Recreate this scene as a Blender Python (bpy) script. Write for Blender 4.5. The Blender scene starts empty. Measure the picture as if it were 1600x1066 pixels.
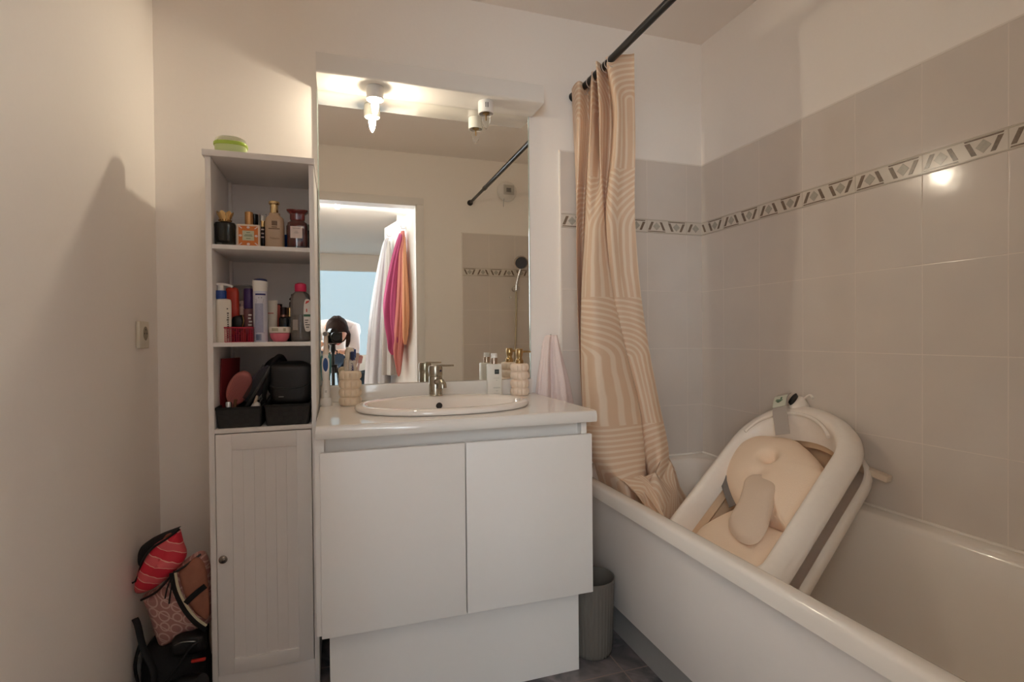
import bpy, bmesh, math, random
from mathutils import Vector, Matrix
C = bpy.context.scene.collection
S = bpy.context.scene
H = 1.06                      # camera height above the floor
PI = math.pi
rnd = random.Random(7)

# ------------------------------------------------------------ camera
cam_d = bpy.data.cameras.new('camera'); cam = bpy.data.objects.new('camera', cam_d); C.objects.link(cam)
cam_d.sensor_width = 36; cam_d.lens = 830.0 * 36 / 1600; cam_d.clip_start = 0.03
_r = Vector((0.94962944, -0.31324472, -0.0090376)); _u = Vector((0.0117932, 0.00690327, 0.99990663)); _f = Vector((0.31315308, 0.94964735, -0.01024971))
cam.matrix_world = Matrix(((_r.x, _u.x, -_f.x, 0), (_r.y, _u.y, -_f.y, 0), (_r.z, _u.z, -_f.z, H), (0, 0, 0, 1)))
S.camera = cam

# ------------------------------------------------------------ world, exposure
w = bpy.data.worlds.new('world'); S.world = w; w.use_nodes = True
w.node_tree.nodes['Background'].inputs[0].default_value = (.62, .80, 1, 1)
w.node_tree.nodes['Background'].inputs[1].default_value = .5
S.view_settings.view_transform = 'Standard'; S.view_settings.look = 'None'
S.view_settings.gamma = 1; S.view_settings.use_curve_mapping = False
S.view_settings.exposure = 0.17
S.cycles.use_denoising = True
S.cycles.max_bounces = 20; S.cycles.diffuse_bounces = 16; S.cycles.glossy_bounces = 8
S.cycles.transmission_bounces = 8; S.cycles.transparent_max_bounces = 12
S.cycles.sample_clamp_indirect = 6; S.cycles.blur_glossy = 1.0
BULB = 440.0                  # strength of the lit candle bulb
FILL = 1.0                     # strength factor of the added hall fill lights

def area(name, loc, tgt, sx, sy, power, col):
    l = bpy.data.lights.new(name, 'AREA'); l.shape = 'RECTANGLE'; l.size = sx; l.size_y = sy
    l.energy = power; l.color = col
    o = bpy.data.objects.new(name, l); C.objects.link(o); o.location = loc
    o.rotation_euler = (Vector(tgt) - Vector(loc)).to_track_quat('-Z', 'Y').to_euler()
    return o
# added cool fill lights facing the doorway, out of the mirror's view
area('window_2_daylight', (-.79, -1.72, 1.30), (-.79, 0, 1.22), .88, 1.9, 42 * FILL, (.86, .94, 1))
area('window_3_daylight', (1.10, -1.72, 1.30), (1.10, 0, 1.22), .92, 1.9, 42 * FILL, (.86, .94, 1))

# ------------------------------------------------------------ colours and materials
def lin(c): return c / 12.92 if c <= .04045 else ((c + .055) / 1.055) ** 2.4
def rgb(r, g, b): return (lin(r / 255), lin(g / 255), lin(b / 255), 1)
_mats = {}
class N:
    def __init__(s, m): s.t = m.node_tree; s.n = s.t.nodes; s.b = s.n['Principled BSDF']
    def new(s, typ, **kw):
        x = s.n.new(typ)
        for k, v in kw.items():
            if k.startswith('i_'):
                x.inputs[int(k[2:]) if k[2:].isdigit() else k[2:]].default_value = v
            else: setattr(x, k, v)
        return x
    def link(s, a, b): s.t.links.new(a, b)
    def math(s, op, a, b=None, c=None):
        x = s.n.new('ShaderNodeMath'); x.operation = op
        for i, v in enumerate((a, b, c)):
            if v is None: continue
            if isinstance(v, (int, float)): x.inputs[i].default_value = v
            else: s.link(v, x.inputs[i])
        return x.outputs[0]
def mat(name, col, rough=.5, metal=0, spec=.5, var=.03, scale=60, bump=0, trans=0, ior=1.45, coat=0, emit=None, es=0, sss=0, alpha=1):
    if name in _mats: return _mats[name]
    m = bpy.data.materials.new(name); m.use_nodes = True; _mats[name] = m
    k = N(m); b = k.b
    b.inputs['Roughness'].default_value = rough; b.inputs['Metallic'].default_value = metal
    b.inputs['Specular IOR Level'].default_value = spec; b.inputs['IOR'].default_value = ior
    b.inputs['Transmission Weight'].default_value = trans; b.inputs['Coat Weight'].default_value = coat
    b.inputs['Base Color'].default_value = col
    if alpha < 1: b.inputs['Alpha'].default_value = alpha
    if emit: b.inputs['Emission Color'].default_value = emit; b.inputs['Emission Strength'].default_value = es
    if var or bump:
        tc = k.new('ShaderNodeTexCoord'); nz = k.new('ShaderNodeTexNoise'); nz.inputs['Scale'].default_value = scale
        nz.inputs['Detail'].default_value = 3; k.link(tc.outputs['Object'], nz.inputs['Vector'])
        if var:
            mx = k.new('ShaderNodeMix', data_type='RGBA')
            mx.inputs[6].default_value = tuple(c * (1 - var) for c in col[:3]) + (1,)
            mx.inputs[7].default_value = tuple(min(1, c * (1 + var)) for c in col[:3]) + (1,)
            k.link(nz.outputs[0], mx.inputs[0]); k.link(mx.outputs[2], b.inputs['Base Color'])
        if bump:
            bp = k.new('ShaderNodeBump'); bp.inputs['Strength'].default_value = bump; bp.inputs['Distance'].default_value = .002
            k.link(nz.outputs[0], bp.inputs['Height']); k.link(bp.outputs[0], b.inputs['Normal'])
    return m

wall_m = mat('white wall paint', rgb(245, 240, 234), .55, bump=.12, scale=90, var=.01)
ceil_m = mat('white ceiling paint', rgb(242, 236, 230), .7, bump=.1, scale=120, var=.01)
white_gloss = mat('white glossy laminate', rgb(232, 228, 222), .16, var=.005, coat=.3)
white_satin = mat('white satin laminate', rgb(236, 233, 229), .35, var=.01)
white_plastic = mat('white plastic', rgb(232, 230, 226), .3, var=.01)
ceramic = mat('white glazed ceramic', rgb(236, 228, 220), .08, var=.004, coat=.5)
enamel = mat('white bath enamel', rgb(236, 230, 222), .12, var=.01, scale=8, coat=.3)
panel_m = mat('white bath panel', rgb(228, 223, 219), .38, var=.01)
toe_m = mat('grey recessed plinth', rgb(150, 148, 146), .5)
shelf_m = mat('white painted wood', rgb(232, 229, 227), .42, var=.02, scale=30)
chrome = mat('chrome', rgb(205, 202, 198), .14, 1, var=.02)
chrome_old = mat('water-spotted chrome', rgb(172, 166, 152), .25, 1, var=.25, scale=120)
dark_metal = mat('anthracite metal', rgb(52, 52, 52), .35, .6)
black = mat('black plastic', rgb(22, 22, 23), .4)
black_cloth = mat('black fabric', rgb(24, 24, 26), .75, var=.15, bump=.3, scale=200)
black_leather = mat('black leather', rgb(22, 21, 22), .42, bump=.35, scale=160)
gold = mat('gold metal', rgb(228, 194, 138), .16, 1)
brass = mat('brushed brass', rgb(176, 148, 104), .3, 1, var=.08)
beige_ceramic = mat('cream ribbed ceramic', rgb(226, 206, 180), .3, sss=.1)
peach_ceramic = mat('pale peach ribbed ceramic', rgb(232, 212, 192), .3)
def glass(name, col, rough=.03, ior=1.45): return mat(name, col, rough, trans=1, ior=ior, var=0)

def tile_mat(name, ax, u0, v0, du=.2, dv=.25, base=(221, 212, 202), g=(230, 221, 211)):
    m = bpy.data.materials.new(name); m.use_nodes = True; k = N(m); b = k.b
    tc = k.new('ShaderNodeTexCoord'); sp = k.new('ShaderNodeSeparateXYZ'); k.link(tc.outputs['Object'], sp.inputs[0])
    def line(src, off, d):
        f = k.math('FRACT', k.math('DIVIDE', k.math('SUBTRACT', src, off - 50 * d), d))
        e = k.math('MINIMUM', f, k.math('SUBTRACT', 1.0, f))
        return k.math('MULTIPLY', e, d)
    e = k.math('MINIMUM', line(sp.outputs[ax], u0, du), line(sp.outputs[2], v0, dv))
    ramp = k.math('SMOOTH_MIN', k.math('DIVIDE', e, .0022), 1.0, .3)
    nz = k.new('ShaderNodeTexNoise'); nz.inputs['Scale'].default_value = 7; nz.inputs['Detail'].default_value = 5; k.link(tc.outputs['Object'], nz.inputs['Vector'])
    c1 = rgb(*base); c2 = rgb(base[0] - 10, base[1] - 9, base[2] - 6)
    mx = k.new('ShaderNodeMix', data_type='RGBA'); mx.inputs[6].default_value = c1; mx.inputs[7].default_value = c2; k.link(nz.outputs[0], mx.inputs[0])
    st = k.math('LESS_THAN', e, .0013)
    m2 = k.new('ShaderNodeMix', data_type='RGBA'); k.link(mx.outputs[2], m2.inputs[6]); m2.inputs[7].default_value = rgb(*g); k.link(st, m2.inputs[0])
    k.link(m2.outputs[2], b.inputs['Base Color'])
    n2 = k.new('ShaderNodeTexNoise'); n2.inputs['Scale'].default_value = 14; k.link(tc.outputs['Object'], n2.inputs['Vector'])
    h = k.math('ADD', ramp, k.math('MULTIPLY', n2.outputs[0], .9))
    bp = k.new('ShaderNodeBump'); bp.inputs['Strength'].default_value = .35; bp.inputs['Distance'].default_value = .0012
    k.link(h, bp.inputs['Height']); k.link(bp.outputs[0], b.inputs['Normal'])
    b.inputs['Roughness'].default_value = .12
    return m

# ------------------------------------------------------------ mesh helpers
class MB:
    def __init__(s): s.v = []; s.f = []; s.mi = []; s.m = 0
    def add(s, vs, fs):
        o = len(s.v); s.v += [tuple(p) for p in vs]; s.f += [tuple(i + o for i in f) for f in fs]; s.mi += [s.m] * len(fs); return s
    def box(s, x0, x1, y0, y1, z0, z1, r=0, seg=2):
        if r <= 0:
            return s.add([(x0,y0,z0),(x1,y0,z0),(x1,y1,z0),(x0,y1,z0),(x0,y0,z1),(x1,y0,z1),(x1,y1,z1),(x0,y1,z1)],
                         [(3,2,1,0),(4,5,6,7),(0,1,5,4),(1,2,6,5),(2,3,7,6),(3,0,4,7)])
        bm = bmesh.new(); bmesh.ops.create_cube(bm, size=1)
        for v in bm.verts: v.co = Vector(((x0+x1)/2 + v.co.x*(x1-x0), (y0+y1)/2 + v.co.y*(y1-y0), (z0+z1)/2 + v.co.z*(z1-z0)))
        bmesh.ops.bevel(bm, geom=bm.edges[:], offset=min(r, .49*min(x1-x0, y1-y0, z1-z0)), segments=seg, profile=.5, affect='EDGES')
        bm.verts.index_update(); s.add([v.co.copy() for v in bm.verts], [[v.index for v in f.verts] for f in bm.faces]); bm.free(); return s
    def loft(s, rings, cap0=True, cap1=True, closed=True):
        n = len(rings[0]); o = [p for r in rings for p in r]; f = []
        for i in range(len(rings) - 1):
            for j in range(n if closed else n - 1):
                a = i*n + j; b = i*n + (j+1) % n; f.append((a, b, b+n, a+n))
        if cap0: f.append(tuple(range(n))[::-1])
        if cap1: f.append(tuple(range((len(rings)-1)*n, len(rings)*n)))
        return s.add(o, f)
    def lathe(s, x, y, prof, n=32, ex=1, ey=1, pw=1, cap0=True, cap1=True, rot=0):
        rings = []
        for r, z in prof:
            ring = []
            for j in range(n):
                t = 2*PI*j/n; c, q = math.cos(t), math.sin(t)
                if pw != 1: c = math.copysign(abs(c)**pw, c); q = math.copysign(abs(q)**pw, q)
                px, py = r*c*ex, r*q*ey
                ring.append((x + px*math.cos(rot) - py*math.sin(rot), y + px*math.sin(rot) + py*math.cos(rot), z))
            rings.append(ring)
        return s.loft(rings, cap0, cap1)
    def tube(s, pts, r, n=10, closed=False, sq=None):
        pts = [Vector(p) for p in pts]; k = len(pts); rings = []
        up = Vector((0, 0, 1)); prev = None
        for i, p in enumerate(pts):
            if closed: t = pts[(i+1) % k] - pts[i-1]
            else: t = pts[min(i+1, k-1)] - pts[max(i-1, 0)]
            t.normalize()
            if prev is None:
                a = t.cross(up); 
                if a.length < .01: a = t.cross(Vector((1, 0, 0)))
            else: a = prev - t*prev.dot(t)
            a.normalize(); prev = a; b = t.cross(a); rr = r[i] if isinstance(r, (list, tuple)) else r
            rings.append([p + a*(rr*math.cos(2*PI*j/n)) + b*((sq or 1)*rr*math.sin(2*PI*j/n)) for j in range(n)])
        if closed: rings.append(rings[0]); return s.loft(rings, False, False)
        return s.loft(rings)
    def grid(s, rows, th=0):
        # open sheet, optionally thickened along the vertex normals
        n = len(rows[0]); R = len(rows); P = [[Vector(p) for p in r] for r in rows]
        f = [(i*n+j, i*n+j+1, (i+1)*n+j+1, (i+1)*n+j) for i in range(R-1) for j in range(n-1)]
        if not th: return s.add([p for r in P for p in r], f)
        back = []
        for i in range(R):
            for j in range(n):
                a = P[min(i+1, R-1)][j] - P[max(i-1, 0)][j]; b = P[i][min(j+1, n-1)] - P[i][max(j-1, 0)]
                nn = a.cross(b); nn = nn.normalized() if nn.length > 1e-9 else Vector((0, 0, 1)); back.append(P[i][j] + nn*th)
        K = R*n; g = [(a+K, d+K, c+K, b+K) for a, b, c, d in f]
        e = [(i, i+1, i+1+K, i+K) for i in range(n-1)] + [((R-1)*n+i+1, (R-1)*n+i, (R-1)*n+i+K, (R-1)*n+i+1+K) for i in range(n-1)]
        e += [((i+1)*n, i*n, i*n+K, (i+1)*n+K) for i in range(R-1)] + [(i*n+n-1, (i+1)*n+n-1, (i+1)*n+n-1+K, i*n+n-1+K) for i in range(R-1)]
        return s.add([p for r in P for p in r] + back, f + g + e)
    def prism(s, poly, f3, d0, d1):
        a = [f3(u, v, d0) for u, v in poly]; b = [f3(u, v, d1) for u, v in poly]; return s.loft([a, b])
def obj(name, mb, mats, parent=None, ang=38, fixn=True):
    me = bpy.data.meshes.new(name)
    loc = parent_origin(parent)
    me.from_pydata([(p[0]-loc[0], p[1]-loc[1], p[2]-loc[2]) for p in mb.v], [], mb.f)
    mats = mats if isinstance(mats, (list, tuple)) else [mats]
    for m in mats: me.materials.append(m)
    bm = bmesh.new(); bm.from_mesh(me)
    bm.faces.ensure_lookup_table()
    for i, f in enumerate(bm.faces): f.material_index = mb.mi[i]; f.smooth = True
    if fixn: bmesh.ops.recalc_face_normals(bm, faces=bm.faces[:])
    lim = math.radians(ang)
    for e in bm.edges: e.smooth = len(e.link_faces) == 2 and e.calc_face_angle(0) < lim
    bm.to_mesh(me); bm.free()
    o = bpy.data.objects.new(name, me); C.objects.link(o)
    if parent: o.parent = parent
    return o
def parent_origin(p):
    v = Vector((0, 0, 0))
    while p: v += Vector(p.location); p = p.parent
    return v
def tag(o, label=None, cat=None, group=None, kind=None):
    if label: o['label'] = label
    if cat: o['category'] = cat
    if group: o['group'] = group
    if kind: o['kind'] = kind
    return o
def thing(name, loc, label, cat, group=None):
    o = bpy.data.objects.new(name, None); C.objects.link(o); o.location = loc; o.empty_display_size = .05
    return tag(o, label, cat, group)
def struct(name, mb, m, ang=38): return tag(obj(name, mb, m, None, ang), kind='structure')
def lettering(name, txt, size, origin, right, up, m, parent, off=.0004, align='CENTER', th=.0):
    c = bpy.data.curves.new(name, 'FONT'); c.body = txt; c.size = size; c.align_x = align; c.align_y = 'CENTER'; c.resolution_u = 2; c.extrude = .00015
    t = bpy.data.objects.new(name, c); me = bpy.data.meshes.new_from_object(t); bpy.data.objects.remove(t)
    r, u = Vector(right).normalized(), Vector(up).normalized(); n = r.cross(u); o = Vector(origin); loc = parent_origin(parent)
    for v in me.vertices: v.co = o + r*v.co.x + u*v.co.y + n*(v.co.z + off) - loc
    me.materials.clear(); me.materials.append(m)
    ob = bpy.data.objects.new(name, me); C.objects.link(ob); ob.parent = parent; return ob
def lines_mb(mb, f3, rows, th=.0006):
    for u0, u1, v in rows: mb.prism([(u0, v-th), (u1, v-th), (u1, v+th), (u0, v+th)], f3, 0, .0004)
    return mb
def cat(p, n):                                   # Catmull-Rom through points, n steps per span
    out = []
    for i in range(len(p)-1):
        a, b, c, d = p[max(i-1, 0)], p[i], p[i+1], p[min(i+2, len(p)-1)]
        for k in range(n):
            t = k/n; out.append(tuple(.5*((2*b[q]) + (-a[q]+c[q])*t + (2*a[q]-5*b[q]+4*c[q]-d[q])*t*t + (-a[q]+3*b[q]-3*c[q]+d[q])*t**3) for q in range(len(b))))
    out.append(tuple(p[-1])); return out

# ------------------------------------------------------------ setting
YB, XR, XL, ZC, YR = 1.996, 1.5587, -.552, H+1.289, .205
ZT, ZB1, ZB0 = H+.7455, H+.4955, H+.4368        # tiling top, border top, border bottom
YJ = .8487; XJ = .871
# floor: dark marbled tiles
fm = bpy.data.materials.new('dark marbled floor tile'); fm.use_nodes = True; k = N(fm)
tc = k.new('ShaderNodeTexCoord'); sp = k.new('ShaderNodeSeparateXYZ'); k.link(tc.outputs['Object'], sp.inputs[0])
def fl(src, off, d):
    f = k.math('FRACT', k.math('DIVIDE', k.math('SUBTRACT', src, off - 50*d), d)); return k.math('MULTIPLY', k.math('MINIMUM', f, k.math('SUBTRACT', 1.0, f)), d)
e = k.math('MINIMUM', fl(sp.outputs[0], .845, .33), fl(sp.outputs[1], 1.47, .33))
nz = k.new('ShaderNodeTexNoise'); nz.inputs['Scale'].default_value = 9; nz.inputs['Detail'].default_value = 8; nz.inputs['Distortion'].default_value = 1.2; k.link(tc.outputs['Object'], nz.inputs['Vector'])
cr = k.new('ShaderNodeValToRGB'); k.link(nz.outputs[0], cr.inputs[0])
cr.color_ramp.elements[0].position = .35; cr.color_ramp.elements[0].color = rgb(70, 70, 76); cr.color_ramp.elements[1].position = .68; cr.color_ramp.elements[1].color = rgb(140, 132, 132)
m2 = k.new('ShaderNodeMix', data_type='RGBA'); k.link(cr.outputs[0], m2.inputs[6]); m2.inputs[7].default_value = rgb(160, 140, 130); k.link(k.math('LESS_THAN', e, .002), m2.inputs[0])
k.link(m2.outputs[2], k.b.inputs['Base Color']); k.b.inputs['Roughness'].default_value = .3
struct('floor', MB().box(-1.6, 2.2, YR-.1, YB+.1, -.06, 0), fm)
wood = mat('oak hall floor', rgb(170, 135, 100), .4, var=.2, scale=12)
struct('floor_hall', MB().box(-1.6, 2.2, -4.9, YR-.1, -.06, 0), wood)
struct('ceiling', MB().box(-1.6, 2.2, YR-.1, YB+.1, ZC, ZC+.06), ceil_m)
struct('ceiling_hall', MB().box(-1.6, 2.2, -4.9, YR-.1, ZC, ZC+.06), wall_m)
struct('wall_back', MB().box(XL-.06, XR+.06, YB, YB+.08, 0, ZC), wall_m)
struct('wall_left', MB().box(XL-.08, XL, YR, YB, 0, ZC), wall_m)
struct('wall_right', MB().box(XR, XR+.08, YR, YB, 0, ZC), wall_m)
DX0, DX1, DZ = -.255, .548, H+.930               # door opening
rear = MB().box(XL-.08, DX0, YR-.09, YR, 0, ZC).box(DX1, XR+.08, YR-.09, YR, 0, ZC).box(DX0, DX1, YR-.09, YR, DZ, ZC)
struct('wall_rear', rear, wall_m)
# hall beyond the door
struct('wall_hall_left', MB().box(-1.42, -1.3, -4.8, YR-.09, 0, ZC).box(-1.42, XL-.08, YR-.2, YR-.09, 0, ZC), wall_m)
struct('wall_hall_right', MB().box(1.95, 2.05, -4.8, YR-.09, 0, ZC).box(XR+.08, 2.05, YR-.2, YR-.09, 0, ZC), wall_m)
struct('wall_hall_far', MB().box(-1.4, -.95, -4.8, -4.7, 0, ZC).box(1.35, 2.0, -4.8, -4.7, 0, ZC).box(-.95, 1.35, -4.8, -4.7, H+1.03, ZC), wall_m)
blind = mat('daylit white window blind', rgb(214, 232, 242), .8, var=0, emit=(.38, .56, .70, 1), es=.72)
wp = MB().box(-.95, 1.35, -4.79, -4.77, 0, H+1.03); wf = MB()
for x in (-.95, 1.30): wf.box(x, x+.05, -4.8, -4.74, 0, H+1.03)
struct('wall_hall_partition', MB().box(-1.3, -.33, -1.82, -1.76, 0, ZC).box(.62, 1.95, -1.82, -1.76, 0, ZC), wall_m)  # invented wall pieces, added to carry the fill lights
for i_, cx0 in ((2, -.79), (3, 1.10)):
    fr_ = MB()
    for x in (-.475, -.02, .435): fr_.box(cx0+x, cx0+x+.04, -1.759, -1.735, .32, 2.28)
    for z in (.32, 2.24): fr_.box(cx0-.475, cx0+.475, -1.759, -1.735, z, z+.04)
    wn = struct('window_%d' % i_, fr_, white_satin); obj('window_pane', MB().box(cx0-.44, cx0+.44, -1.757, -1.750, .35, 2.25), blind, wn)  # made-up frames and glowing panes behind the added fill lights
wo = struct('window_1', wf, white_satin); tag(obj('window_pane', wp, blind, wo))
# door casing
dc = MB()
for y0, y1 in ((YR, YR+.012), (YR-.102, YR-.09)):
    dc.box(DX1-.004, DX1+.046, y0, y1, 0, DZ-.0045, .001).box(DX0-.046, DX0+.004, y0, y1, 0, DZ-.0045, .001).box(DX0-.046, DX1+.046, y0, y1, DZ-.004, DZ+.046, .003)
dc.box(DX1-.012, DX1+.002, YR-.10, YR+.01, 0, DZ).box(DX0-.002, DX0+.012, YR-.10, YR+.01, 0, DZ).box(DX0, DX1, YR-.10, YR+.01, DZ-.012, DZ+.002)
struct('trim_1', dc, white_satin)
# tiling
g_lo = tile_mat('wall tile of right wall', 1, YJ, ZB0); g_hi = tile_mat('upper wall tile of right wall', 1, YJ, ZB1)
b_lo = tile_mat('wall tile of end walls', 0, XJ, ZB0); b_hi = tile_mat('upper wall tile of end walls', 0, XJ, ZB1)
T = .008; ZL = H-.60
struct('trim_2', MB().box(XR-T, XR+.001, YR, YB, ZL, ZB0), g_lo); struct('trim_3', MB().box(XR-T, XR+.001, YR, YB, ZB1, ZT), g_hi)
struct('trim_4', MB().box(XJ, XR-T, YB-T, YB+.001, ZL, ZB0), b_lo); struct('trim_5', MB().box(XJ, XR-T, YB-T, YB+.001, ZB1, ZT), b_hi)
struct('trim_6', MB().box(XJ, XR-T, YR-.001, YR+T, ZL, ZB0), b_lo); struct('trim_7', MB().box(XJ, XR-T, YR-.001, YR+T, ZB1, ZT), b_hi)
edge = mat('white tile edge strip', rgb(236, 230, 222), .25)
ed = MB().box(XJ-.007, XJ, YB-T-.002, YB, ZL, ZT+.006, .002).box(XJ-.007, XJ, YR, YR+T+.002, ZL, ZT+.006, .002)
ed.box(XJ-.007, XR-T, YB-T-.001, YB, ZT, ZT+.005).box(XJ-.007, XR-T, YR, YR+T+.001, ZT, ZT+.005).box(XR-T-.001, XR, YR, YB, ZT, ZT+.005)
struct('trim_8', ed, edge)
band_base = mat('pale border tile', rgb(216, 208, 196), .2, var=.05, scale=40)
band_dark = mat('brown marbled border piece', rgb(124, 108, 94), .18, var=.45, scale=150)
band_grey = mat('grey marbled border piece', rgb(176, 170, 158), .18, var=.2, scale=120)
band_line = mat('thin border moulding', rgb(200, 190, 176), .2)
def band(name, f3, length, phase):
    mb = MB(); hh = ZB1-ZB0
    mb.m = 0; mb.prism([(0, .0008), (length, .0008), (length, hh-.0008), (0, hh-.0008)], f3, 0, T)
    mb.m = 3
    for v in (.0035, hh-.0035): mb.prism([(0, v-.0012), (length, v-.0012), (length, v+.0012), (0, v+.0012)], f3, T, T+.0018)
    def cl(poly, m):
        if min(p[0] for p in poly) < 0 or max(p[0] for p in poly) > length: return
        mb.m = m; mb.prism(poly, f3, T, T+.0008)
    n0 = -1
    for i in range(n0, int(length/.2)+2):
        s0 = phase + .2*i
        u = lambda a: s0 + .2*a
        q = lambda b: hh*b
        for half in (0, 1):
            o = .5*half
            fl_ = (lambda b: b) if half == 0 else (lambda b: 1-b)
            cl([(u(o+.02), q(fl_(.10))), (u(o+.46), q(fl_(.10))), (u(o+.45), q(fl_(.16))), (u(o+.03), q(fl_(.16)))], 1)
            cl([(u(o+.025), q(fl_(.22))), (u(o+.085), q(fl_(.22))), (u(o+.165), q(fl_(.82))), (u(o+.105), q(fl_(.82)))], 1)
            cl([(u(o+.150), q(.50)), (u(o+.238), q(.80)), (u(o+.326), q(.50)), (u(o+.238), q(.20))], 2)
            cl([(u(o+.455), q(fl_(.22))), (u(o+.395), q(fl_(.22))), (u(o+.315), q(fl_(.82))), (u(o+.370), q(fl_(.82)))], 1)
        mb.m = 3
        if 0 < s0 < length: mb.prism([(s0-.001, 0), (s0+.001, 0), (s0+.001, hh), (s0-.001, hh)], f3, T, T+.0006)
    struct(name, mb, [band_base, band_dark, band_grey, band_line])
band('trim_9', lambda u, v, d: (XR-d, YB-u, ZB0+v), YB-YR, YB-(YJ+1.0)-.0)
band('trim_10', lambda u, v, d: (XJ+u, YB-d, ZB0+v), XR-T-XJ, 0)
band('trim_11', lambda u, v, d: (XR-T-u, YR+d, ZB0+v), XR-T-XJ, (XR-T-XJ) % .2)

# ------------------------------------------------------------ bathtub
def rrect(x0, x1, y0, y1, r, z, n=10):
    out = []
    for cx, cy, a0 in ((x1-r, y1-r, 0), (x0+r, y1-r, 90), (x0+r, y0+r, 180), (x1-r, y0+r, 270)):
        for i in range(n+1):
            a = math.radians(a0 + 90*i/n); out.append((cx + r*math.cos(a), cy + r*math.sin(a), z))
    return out
tub = thing('bathtub', (1.21, 1.1, 0), 'white built-in bathtub with flat front panel along the tiled right wall', 'bathtub')
X0, X1, Y0, Y1 = .864, XR-T, YR+T, YB-T; ZR = H-.532
tb = MB(); rings = [rrect(X0+.014, X1, Y0, Y1, .012, ZR-.045), rrect(X0, X1, Y0, Y1, .012, ZR-.045), rrect(X0, X1, Y0, Y1, .012, ZR-.012), rrect(X0+.004, X1, Y0, Y1, .012, ZR-.003),
         rrect(X0+.013, X1, Y0, Y1, .012, ZR), rrect(X0+.038, X1-.05, Y0+.06, Y1-.055, .09, ZR-.001), rrect(X0+.047, X1-.058, Y0+.068, Y1-.063, .09, ZR-.005),
         rrect(X0+.053, X1-.064, Y0+.075, Y1-.07, .09, ZR-.018), rrect(X0+.065, X1-.078, Y0+.1, Y1-.10, .10, ZR-.12), rrect(X0+.085, X1-.10, Y0+.14, Y1-.16, .12, ZR-.28),
         rrect(X0+.12, X1-.14, Y0+.19, Y1-.22, .14, ZR-.37), rrect(X0+.19, X1-.21, Y0+.28, Y1-.32, .14, ZR-.40), rrect(X0+.30, X1-.30, Y0+.5, Y1-.5, .04, ZR-.405)]
obj('tub_shell', tb.loft(rings, False, True), enamel, tub, 60)
obj('caulk_line', MB().tube([(XR-T-.003, YR+.02, ZR+.002), (XR-T-.003, YB-T-.003, ZR+.002), (XJ+.02, YB-T-.003, ZR+.002)], .005, 8), enamel, tub)
obj('front_panel', MB().box(.889, .901, Y0, Y1, .132, ZR-.04, .002), panel_m, tub)
obj('plinth', MB().box(.932, .944, Y0, Y1, 0, .14), toe_m, tub)

# ------------------------------------------------------------ vanity
van = thing('vanity_cabinet', (.345, 1.75, 0), 'white two-door vanity cabinet with recessed plinth under the washbasin', 'cabinet')
ZW = H-.229; VX0, VX1, YF = -.050, .738, 1.460
car = MB().box(VX0-.0085, VX0+.015, YF+.018, 1.99, H-.787, ZW-.034).box(VX1-.030, VX1-.012, YF+.018, 1.99, H-.787, ZW-.034).box(VX0+.02, VX1-.03, YF+.018, 1.99, H-.787, H-.770)
car.box(VX0+.02, VX1-.02, 1.975, 1.99, H-.78, ZW-.034)
obj('carcass', car, white_satin, van)
obj('rail', MB().box(VX0+.015, VX1-.030, YF+.045, YF+.06, H-.34, ZW-.034), white_satin, van)
for x0, x1 in ((VX0+.004, .3395), (.3425, VX1-.002)):
    obj('door', MB().box(x0, x1, YF, YF+.017, H-.787, H-.3015, .0022), white_satin, van)
obj('plinth', MB().box(-.028, .716, 1.524, 1.54, .001, H-.787).box(-.028, -.012, 1.54, 1.98, 0.001, H-.787).box(.70, .716, 1.54, 1.98, 0.001, H-.787), white_satin, van)
wt = thing('vanity_worktop', (.345, 1.72, ZW-.034), 'glossy white worktop with upstand on top of the vanity cabinet', 'worktop')
wm = MB()
prof = [(1.447, ZW-.034), (1.4445, ZW-.030), (1.4435, ZW-.018), (1.4455, ZW-.007), (1.450, ZW-.0015), (1.457, ZW), (YB, ZW), (YB, ZW-.034)]
xs = [(-.0555, .004), (-.0550, .001), (-.0535, 0), (.742, 0), (.7455, .001), (.7465, .004)]
wm.loft([[(x, y if y > 1.9 else y+d, z - (d*.5 if z > ZW-.03 else 0)) for y, z in prof] for x, d in xs])
top_o = obj('top', wm, white_gloss, wt, 50)
cut = obj('hole_cutter', MB().loft([[(.33+.262*math.cos(2*PI*i/64), 1.712+.192*math.sin(2*PI*i/64), z) for i in range(64)] for z in (ZW-.1, ZW+.1)]), white_gloss)
bo = top_o.modifiers.new('hole', 'BOOLEAN'); bo.operation = 'DIFFERENCE'; bo.object = cut; bo.solver = 'EXACT'
bpy.context.view_layer.update(); dg_ = bpy.context.evaluated_depsgraph_get()
me2 = bpy.data.meshes.new_from_object(top_o.evaluated_get(dg_)); top_o.modifiers.clear(); top_o.data = me2; bpy.data.objects.remove(cut)
bm = bmesh.new(); bm.from_mesh(me2)
for f in bm.faces:
    if abs(f.normal.z) > .9995 or len(f.verts) > 12: f.smooth = False
for e in bm.edges:
    if len(e.link_faces) < 2 or e.calc_face_angle(0) > .6 or not all(f.smooth for f in e.link_faces): e.smooth = False
bm.to_mesh(me2); bm.free()
obj('upstand', MB().box(-.054, .734, 1.972, 1.992, ZW, H-.172, .003), white_gloss, wt)
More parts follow.
